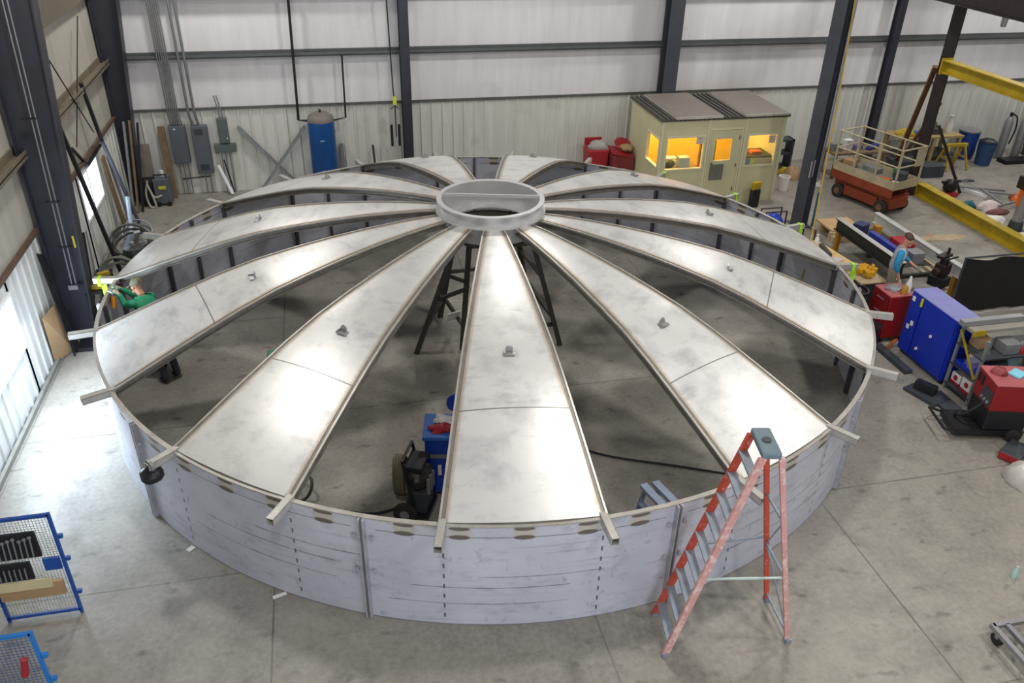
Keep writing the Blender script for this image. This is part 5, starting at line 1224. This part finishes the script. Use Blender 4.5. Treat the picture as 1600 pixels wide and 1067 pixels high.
# ================================================================== blue mesh panels at the bottom left
m_bf = mat('blue_frame_paint', '#1f4d9e', .4, .1, .08); m_bf2 = mat('bright_blue_frame_paint', '#1f74c4', .4, .1, .06)
m_wire = mat('galvanised_wire', '#a7a59a', .45, .3, .1)
def mesh_panel(label, x0, x1, y, z1, mf, mw, pitch=.035):
    t = thing('mesh_panel', label, 'mesh panel', ((x0+x1)/2, y, 0))
    f = .036
    for x in (x0, x1): MB().bar((x, y, 0), (x, y, z1), f).build('post', mf, t, world=True)
    for z in (.06, z1-.025): MB().bar((x0, y, z), (x1, y, z), f).build('rail', mf, t, world=True)
    q = MB(); x = x0+.03
    while x < x1-.02: q.bar((x, y, .06), (x, y, z1-.03), .004); x += pitch
    z = .08
    while z < z1-.03: q.bar((x0+.02, y, z), (x1-.02, y, z), .004); z += pitch
    q.build('wire_mesh', mw, t, world=True)
    for z in (.35, .9, 1.25):
        if z < z1: MB().box((x1+.05, y, z), (.05, .04, .05)).build('hinge_lug', mf, t, world=True)
    return t
mp1 = mesh_panel('blue framed wire mesh tool panel at the bottom left, further of two', -6.94, -6.13, -5.22, 1.61, m_bf, m_wire)
MB().bar((-6.94, -5.22, 1.58), (-7.6, -5.22, 1.58), .05).build('rail', m_bf, mp1, world=True)
MB().bx(-6.34, -6.16, -5.26, -5.23, .78, .96).build('blue_plate', m_bf, mp1, world=True)
MB().bx(-7.0, -6.72, -5.26, -5.245, 1.36, 1.55).build('blue_plate', mat('navy_plate', '#1c2f7c', .5), mp1, world=True)
tr1 = thing('tool_roll', 'upper black tool roll of steel wrenches on the blue mesh panel', 'tool roll', (-6.62, -5.28, 1.05))
MB().bx(-.28, .32, -.03, .01, 0, .38).build('pouch', m_black, tr1, bevel=.008)
for i in range(9): 
    w = MB().bar((-.22+.058*i, -.045, .03), (-.20+.058*i, -.045, .26+.02*(i % 3)), .02, .012).cyl((-.20+.058*i, -.052, .28+.02*(i % 3)), (-.20+.058*i, -.038, .28+.02*(i % 3)), .022, n=10).build('wrench', m_gal, tr1)
tr2 = thing('tool_roll', 'lower black tool roll of small wrenches on the blue mesh panel', 'tool roll', (-6.68, -5.28, .72))
MB().bx(-.24, .22, -.03, .01, 0, .27).build('pouch', m_black, tr2, bevel=.008)
for i in range(7): MB().bar((-.18+.055*i, -.045, .03), (-.17+.055*i, -.045, .2), .016, .012).build('wrench', m_gal, tr2)
single('cardboard_sheet', MB().bx(-6.9, -6.2, -5.29, -5.25, .40, .62), m_ply, 'tan cardboard sheet tucked behind the blue mesh panel', 'cardboard')
single('paper_sheet', MB().bx(-6.88, -6.3, -5.31, -5.295, .56, .70), mat('cream_paper', '#c9bb93', .7), 'cream paper strip above the cardboard on the blue mesh', 'paper')
p = at(8, 972); rb = single('rod_bundle', MB().cyl((-7.1, -5.55, .02), (-7.02, -5.3, .45), .09, n=12), mat('dark_red_rods', '#6a3030', .6), 'dark red rod bundle on the floor left of the mesh panels', 'rods')
mp2 = mesh_panel('bright blue framed wire mesh panel cut by the bottom left corner', -6.85, -5.88, -6.95, 1.60, m_bf2, mat('blue_wire', '#3f5f93', .45, .2, .1), .04)
q = at(22, 1048, .9)
single('screwdriver', MB().tube([(-6.05, -6.99, 1.05), (-6.0, -6.99, 1.28)], .035, 8), m_red, 'red handled tool on the bright blue mesh panel', 'tool', smooth=True)
single('floor_scrap_paper', MB().box(at(437, 930, .004), (.17, .05, .006), .3), m_paper, 'white paper scrap on the floor by the front shell', 'paper')
single('floor_scrap_paper', MB().box(at(298, 857, .004), (.10, .07, .006), .8), m_paper, 'white paper scrap on the floor by the left shell', 'paper')
# ================================================================== people
def skin_mesh(name, nodes, edges, sub=2):
    """nodes: list of (point, radius); returns a finished mesh grown along the edges"""
    me = bpy.data.meshes.new(name); me.from_pydata([n[0] for n in nodes], edges, [])
    o = bpy.data.objects.new(name, me); COL.objects.link(o)
    o.modifiers.new('skin', 'SKIN'); sd = o.modifiers.new('sub', 'SUBSURF'); sd.levels = sub; sd.render_levels = sub
    for i, (p, r) in enumerate(nodes):
        v = me.skin_vertices[0].data[i]; rr = r if isinstance(r, tuple) else (r, r); v.radius = rr; v.use_root = (i == 0)
    bpy.context.view_layer.update()
    dg = bpy.context.evaluated_depsgraph_get()
    m2 = bpy.data.meshes.new_from_object(o.evaluated_get(dg)); m2.name = name
    bpy.data.objects.remove(o); bpy.data.meshes.remove(me)
    for p in m2.polygons: p.use_smooth = True
    return m2
def addmesh(me, mb, idx):
    bm = bmesh.new(); bm.from_mesh(me); k = len(bm.verts)
    vs = [bm.verts.new(p) for p in mb.v]
    for f in mb.f:
        try: nf = bm.faces.new([vs[i] for i in f]); nf.material_index = idx; nf.smooth = True
        except ValueError: pass
    bmesh.ops.recalc_face_normals(bm, faces=bm.faces)
    bm.to_mesh(me); bm.free()
m_skin = mat('skin', '#c08a70', .5, 0, .06); m_eye = mat('dark_eye', '#2a1d18', .3)
def child(name, me, m, parent):
    me.materials.clear(); me.materials.append(m); o = bpy.data.objects.new(name, me); COL.objects.link(o); o.parent = parent; return o
def glove(mb, wrist, d, side, s=1.0, curl=.5):
    """palm, four bent fingers of unequal length and a thumb off the side"""
    d = Vector(d).normalized(); sd = Vector(side).normalized(); nrm = d.cross(sd).normalized()
    w = Vector(wrist)
    vs = []
    for t, hw, ht in ((0, .030, .022), (.04, .042, .020), (.09, .044, .016)):
        c = w+d*t
        vs += [c+sd*(a*hw)+nrm*(b*ht) for a, b in ((-1, -1), (1, -1), (1, 1), (-1, 1))]
    fs = [(0, 3, 2, 1), (8, 9, 10, 11)]
    for k in (0, 4):
        for i in range(4): fs.append((k+i, k+(i+1) % 4, k+4+(i+1) % 4, k+4+i))
    mb._add(vs, fs)
    for i, L in enumerate((.070, .080, .074, .058)):
        b = w+d*.085+sd*(-.033+.022*i); m1 = b+d*(L*.5)+nrm*(L*.18*curl); m2 = m1+d*(L*.3)+nrm*(L*.5*curl)
        mb.tube([b, m1, m2], [.0105, .0098, .008], 6)
    b = w+d*.03-sd*.036; mb.tube([b, b+d*.03-sd*.03, b+d*.065-sd*.035+nrm*.015], [.012, .011, .009], 6)
def person(label, loc, J, shirt, sleeve, pants, hair, look, gloves=None, cap=None, vest=None, group=None, sleeves_to=1.0):
    """J: joint positions relative to loc"""
    V = {k: Vector(v) for k, v in J.items()}
    order = ['pelvis', 'belly', 'chest', 'neck', 'head', 'crown', 'shL', 'elL', 'wrL', 'haL', 'shR', 'elR', 'wrR', 'haR', 'hipL', 'knL', 'anL', 'toL', 'hipR', 'knR', 'anR', 'toR']
    rad = dict(pelvis=(.12, .085), belly=(.11, .08), chest=(.115, .08), neck=.054, head=(.078, .09), crown=(.07, .08), hipL=.07, knL=.058, anL=.04, toL=.036, hipR=.07, knR=.058, anR=.04, toR=.036)
    for s in 'LR': rad.update({'sh'+s: .046, 'el'+s: .043, 'wr'+s: .029, 'ha'+s: .03})
    E = [('pelvis', 'belly'), ('belly', 'chest'), ('chest', 'neck'), ('neck', 'head'), ('head', 'crown')]
    for s in 'LR': E += [('chest', 'sh'+s), ('sh'+s, 'el'+s), ('el'+s, 'wr'+s), ('wr'+s, 'ha'+s), ('pelvis', 'hip'+s), ('hip'+s, 'kn'+s), ('kn'+s, 'an'+s), ('an'+s, 'to'+s)]
    idx = {k: i for i, k in enumerate(order)}
    me = skin_mesh('person', [(V[k], rad[k]) for k in order], [(idx[a], idx[b]) for a, b in E])
    lk = Vector(look).normalized(); up = (V['crown']-V['head']).normalized(); sd = lk.cross(up).normalized()
    hd = V['head']
    me.materials.append(m_skin); me.materials.append(m_eye)
    q = MB(); q.blob(hd+up*.02, (.076, .09, .11), 14, 10, 0, 1); 
    q.prism([(0, 0)]*3, 0, 0) if False else None
    n0 = hd+lk*.088
    q._add([n0+up*.03-sd*.008, n0+up*.03+sd*.008, n0-up*.02-sd*.015, n0-up*.02+sd*.015, n0+lk*.018-up*.014], [(0, 1, 4), (1, 3, 4), (3, 2, 4), (2, 0, 4), (0, 2, 3, 1)])
    for s in (-1, 1): q.blob(hd+sd*(.082*s)-lk*.005+up*.005, (.014, .02, .03), 8, 5, 0, 1)
    q.blob(hd+lk*.048-up*.072, (.042, .036, .032), 8, 5, 0, 1)
    addmesh(me, q, 0)
    q = MB()
    for s in (-1, 1): q.blob(hd+lk*.086+sd*(.032*s)+up*.03, (.009, .006, .006), 6, 4, 0, 1)
    q.box(hd+lk*.09-up*.05, (.03, .006, .006), math.atan2(lk.y, lk.x)+PI/2)
    addmesh(me, q, 1)
    root = bpy.data.objects.new('person', me); COL.objects.link(root); root.location = loc; ROOT[root.name] = tuple(loc)
    tag(root, label, 'person', group)
    # shirt body and sleeves
    nd = [(V['pelvis']+Vector((0, 0, -.05)), (.172, .132)), (V['belly'], (.162, .125)), (V['chest'], (.185, .14)), (lerp(V['chest'], V['neck'], .45), (.15, .125)), (lerp(V['chest'], V['neck'], .85), (.075, .075))]
    ed = [(0, 1), (1, 2), (2, 3), (3, 4)]
    sb = skin_mesh('shirt', nd+[(V['shL']*.9+V['chest']*.1, .09), (V['shR']*.9+V['chest']*.1, .09)], ed+[(2, 5), (2, 6)])
    child('shirt', sb, shirt, root)
    for s in 'LR':
        ew = lerp(V['el'+s], V['wr'+s], sleeves_to)
        sm = skin_mesh('sleeve', [(lerp(V['chest'], V['sh'+s], .5), .075), (V['sh'+s], .082), (lerp(V['sh'+s], V['el'+s], .5), .07), (V['el'+s], .06), (ew, .046)], [(0, 1), (1, 2), (2, 3), (3, 4)])
        child('sleeve', sm, sleeve, root)
    tn = [(lerp(V['pelvis'], V['belly'], .4), (.145, .11)), (V['pelvis']-Vector((0, 0, .03)), (.15, .115)), (V['hipL']-Vector((0, 0, .05)), .098), (V['knL'], .074), (lerp(V['knL'], V['anL'], 1.06), .066), (V['hipR']-Vector((0, 0, .05)), .098), (V['knR'], .074), (lerp(V['knR'], V['anR'], 1.06), .066)]
    child('trousers', skin_mesh('trousers', tn, [(0, 1), (1, 2), (2, 3), (3, 4), (1, 5), (5, 6), (6, 7)]), pants, root)
    for s in 'LR':
        child('shoe', skin_mesh('shoe', [(V['an'+s]-Vector((0, 0, .03)), .05), (V['to'+s]+Vector((0, 0, .012)), (.048, .042))], [(0, 1)]), m_black, root)
    # hair or cap
    h = MB(); hc_ = hd+up*.045-lk*.02
    R3 = Matrix((sd, lk, up)).transposed()
    for j in range(7):
        t = j/6*PI*.56
        for i in range(16):
            a = 2*PI*i/16; r = 1.0 if not cap else 1.03
            p = Vector((.089*sin(t)*cos(a), .108*sin(t)*sin(a), .098*cos(t)))*r
            if p.y > .05 and p.z < .03: p.z = .03
            h.v.append(hc_+R3 @ p)
    for j in range(6):
        for i in range(16): h.f.append((j*16+i, (j+1)*16+i, (j+1)*16+(i+1) % 16, j*16+(i+1) % 16))
    h.build('cap' if cap else 'hair', cap or hair, root, smooth='all', thick=.012)
    if cap:
        b = MB(); c0 = hd+up*.055+lk*.085
        b.hexa([c0-sd*.07-up*.006, c0+sd*.07-up*.006, c0+sd*.045+lk*.07-up*.016, c0-sd*.045+lk*.07-up*.016, c0-sd*.07+up*.004, c0+sd*.07+up*.004, c0+sd*.045+lk*.07-up*.004, c0-sd*.045+lk*.07-up*.004]).build('cap_peak', cap, root)
    for s in 'LR':
        g = MB(); d = (V['ha'+s]-V['wr'+s]); side = d.cross(Vector((0, 0, 1))) if abs(d.normalized().z) < .8 else lk
        glove(g, V['wr'+s]+d*.2, d, side); g.build('glove' if gloves else 'hand', (gloves or {}).get(s, m_skin), root, smooth='all')
    return root
# worker in green inside the tank, reaching to the rim at the left (faces -x)
m_greenshirt = mat('green_knit', '#1f8a63', .75, 0, .1, 8); m_jean = mat('dark_jeans', '#3a3f47', .8, 0, .12); m_camo = mat('camouflage_cap', '#6d6a55', .8, 0, .2, 18, '#3c3a30', .5)
m_glv = mat('grey_green_glove', '#7ea08d', .7); m_brownhair = mat('brown_hair', '#4a3426', .7, 0, .15, 12)
rim = pol(R-.02, PH-4.78*DA, H)
GL = Vector((-5.82, .02, 0)); hr = rim-GL
J = dict(pelvis=(.10, -.06, 1.00), belly=(.03, .04, 1.20), chest=(-.12, .17, 1.47), neck=(-.16, .24, 1.60), head=(-.22, .29, 1.71), crown=(-.23, .30, 1.80),
         shL=(-.26, .02, 1.52), elL=(-.42, .18, 1.42), wrL=(hr.x+.17, hr.y-.16, 1.60), haL=(hr.x+.07, hr.y-.10, 1.65), shR=(.02, .30, 1.52), elR=(-.20, .42, 1.40), wrR=(hr.x+.18, hr.y+.06, 1.58), haR=(hr.x+.08, hr.y+.03, 1.65),
         hipL=(.02, -.12, .94), knL=(-.06, -.04, .52), anL=(.03, -.14, .08), toL=(-.08, -.02, .05), hipR=(.18, .0, .94), knR=(.12, .10, .52), anR=(.20, .02, .08), toR=(.09, .13, .05))
person('person in a green long sleeved shirt and patterned cap reaching over the left tank rim', GL, J, m_greenshirt, m_greenshirt, m_jean, m_brownhair, (-.85, .25, -.40), {'L': m_glv, 'R': m_glv}, cap=m_camo, sleeves_to=1.06)
tc_ = thing('cutting_torch', 'orange handled torch held against the rim by the green shirted worker', 'torch', tuple(rim+Vector((.08, -.18, -.05))))
MB().cyl((0, 0, 0), (-.02, -.06, -.18), .04, .035, n=10).build('handle', mat('bright_orange_grip', '#e08a1e', .5), tc_, smooth=True)
MB().tube([(0, 0, 0), (-.02, .02, .08), (-.08, .03, .10)], .014, 6).build('nozzle', m_gal, tc_, smooth=True)
# worker in a grey shirt with blue sleeves by the fabrication table, bending his head to the right
m_tee = mat('heather_grey_knit', '#a3a6ae', .8, 0, .06, 8); m_bluesl = mat('bright_blue_sleeve', '#1b86b4', .75, 0, .08, 8); m_khaki = mat('grey_khaki', '#837d70', .8, 0, .1)
ML = at(1425, 372, 1.66); ML = Vector((ML.x-.06, ML.y+.04, 0))
f = Vector((.80, -.60, 0)); l = Vector((.60, .80, 0))
def mj(a, b, z): p = f*a+l*b; return (p.x, p.y, z)
J = dict(pelvis=mj(-.10, 0, .96), belly=mj(-.09, 0, 1.10), chest=mj(-.05, 0, 1.32), neck=mj(-.02, 0, 1.49), head=mj(.035, 0, 1.60), crown=mj(.05, 0, 1.69),
         shL=mj(-.05, .19, 1.40), elL=mj(.05, .26, 1.14), wrL=mj(.26, .18, 1.02), haL=mj(.33, .15, .99), shR=mj(-.05, -.19, 1.40), elR=mj(-.08, -.26, 1.12), wrR=mj(.02, -.25, .88), haR=mj(.05, -.24, .81),
         hipL=mj(-.10, .10, .90), knL=mj(-.04, .11, .49), anL=mj(-.10, .11, .08), toL=mj(.06, .12, .05), hipR=mj(-.10, -.10, .90), knR=mj(-.08, -.12, .49), anR=mj(-.16, -.12, .08), toR=mj(0, -.13, .05))
person('person with brown hair in a grey shirt with bright blue sleeves beyond the tank', ML, J, m_tee, m_bluesl, m_khaki, m_brownhair, (f.x, f.y, -.55), {'R': m_paper, 'L': m_khaki}, sleeves_to=.6)
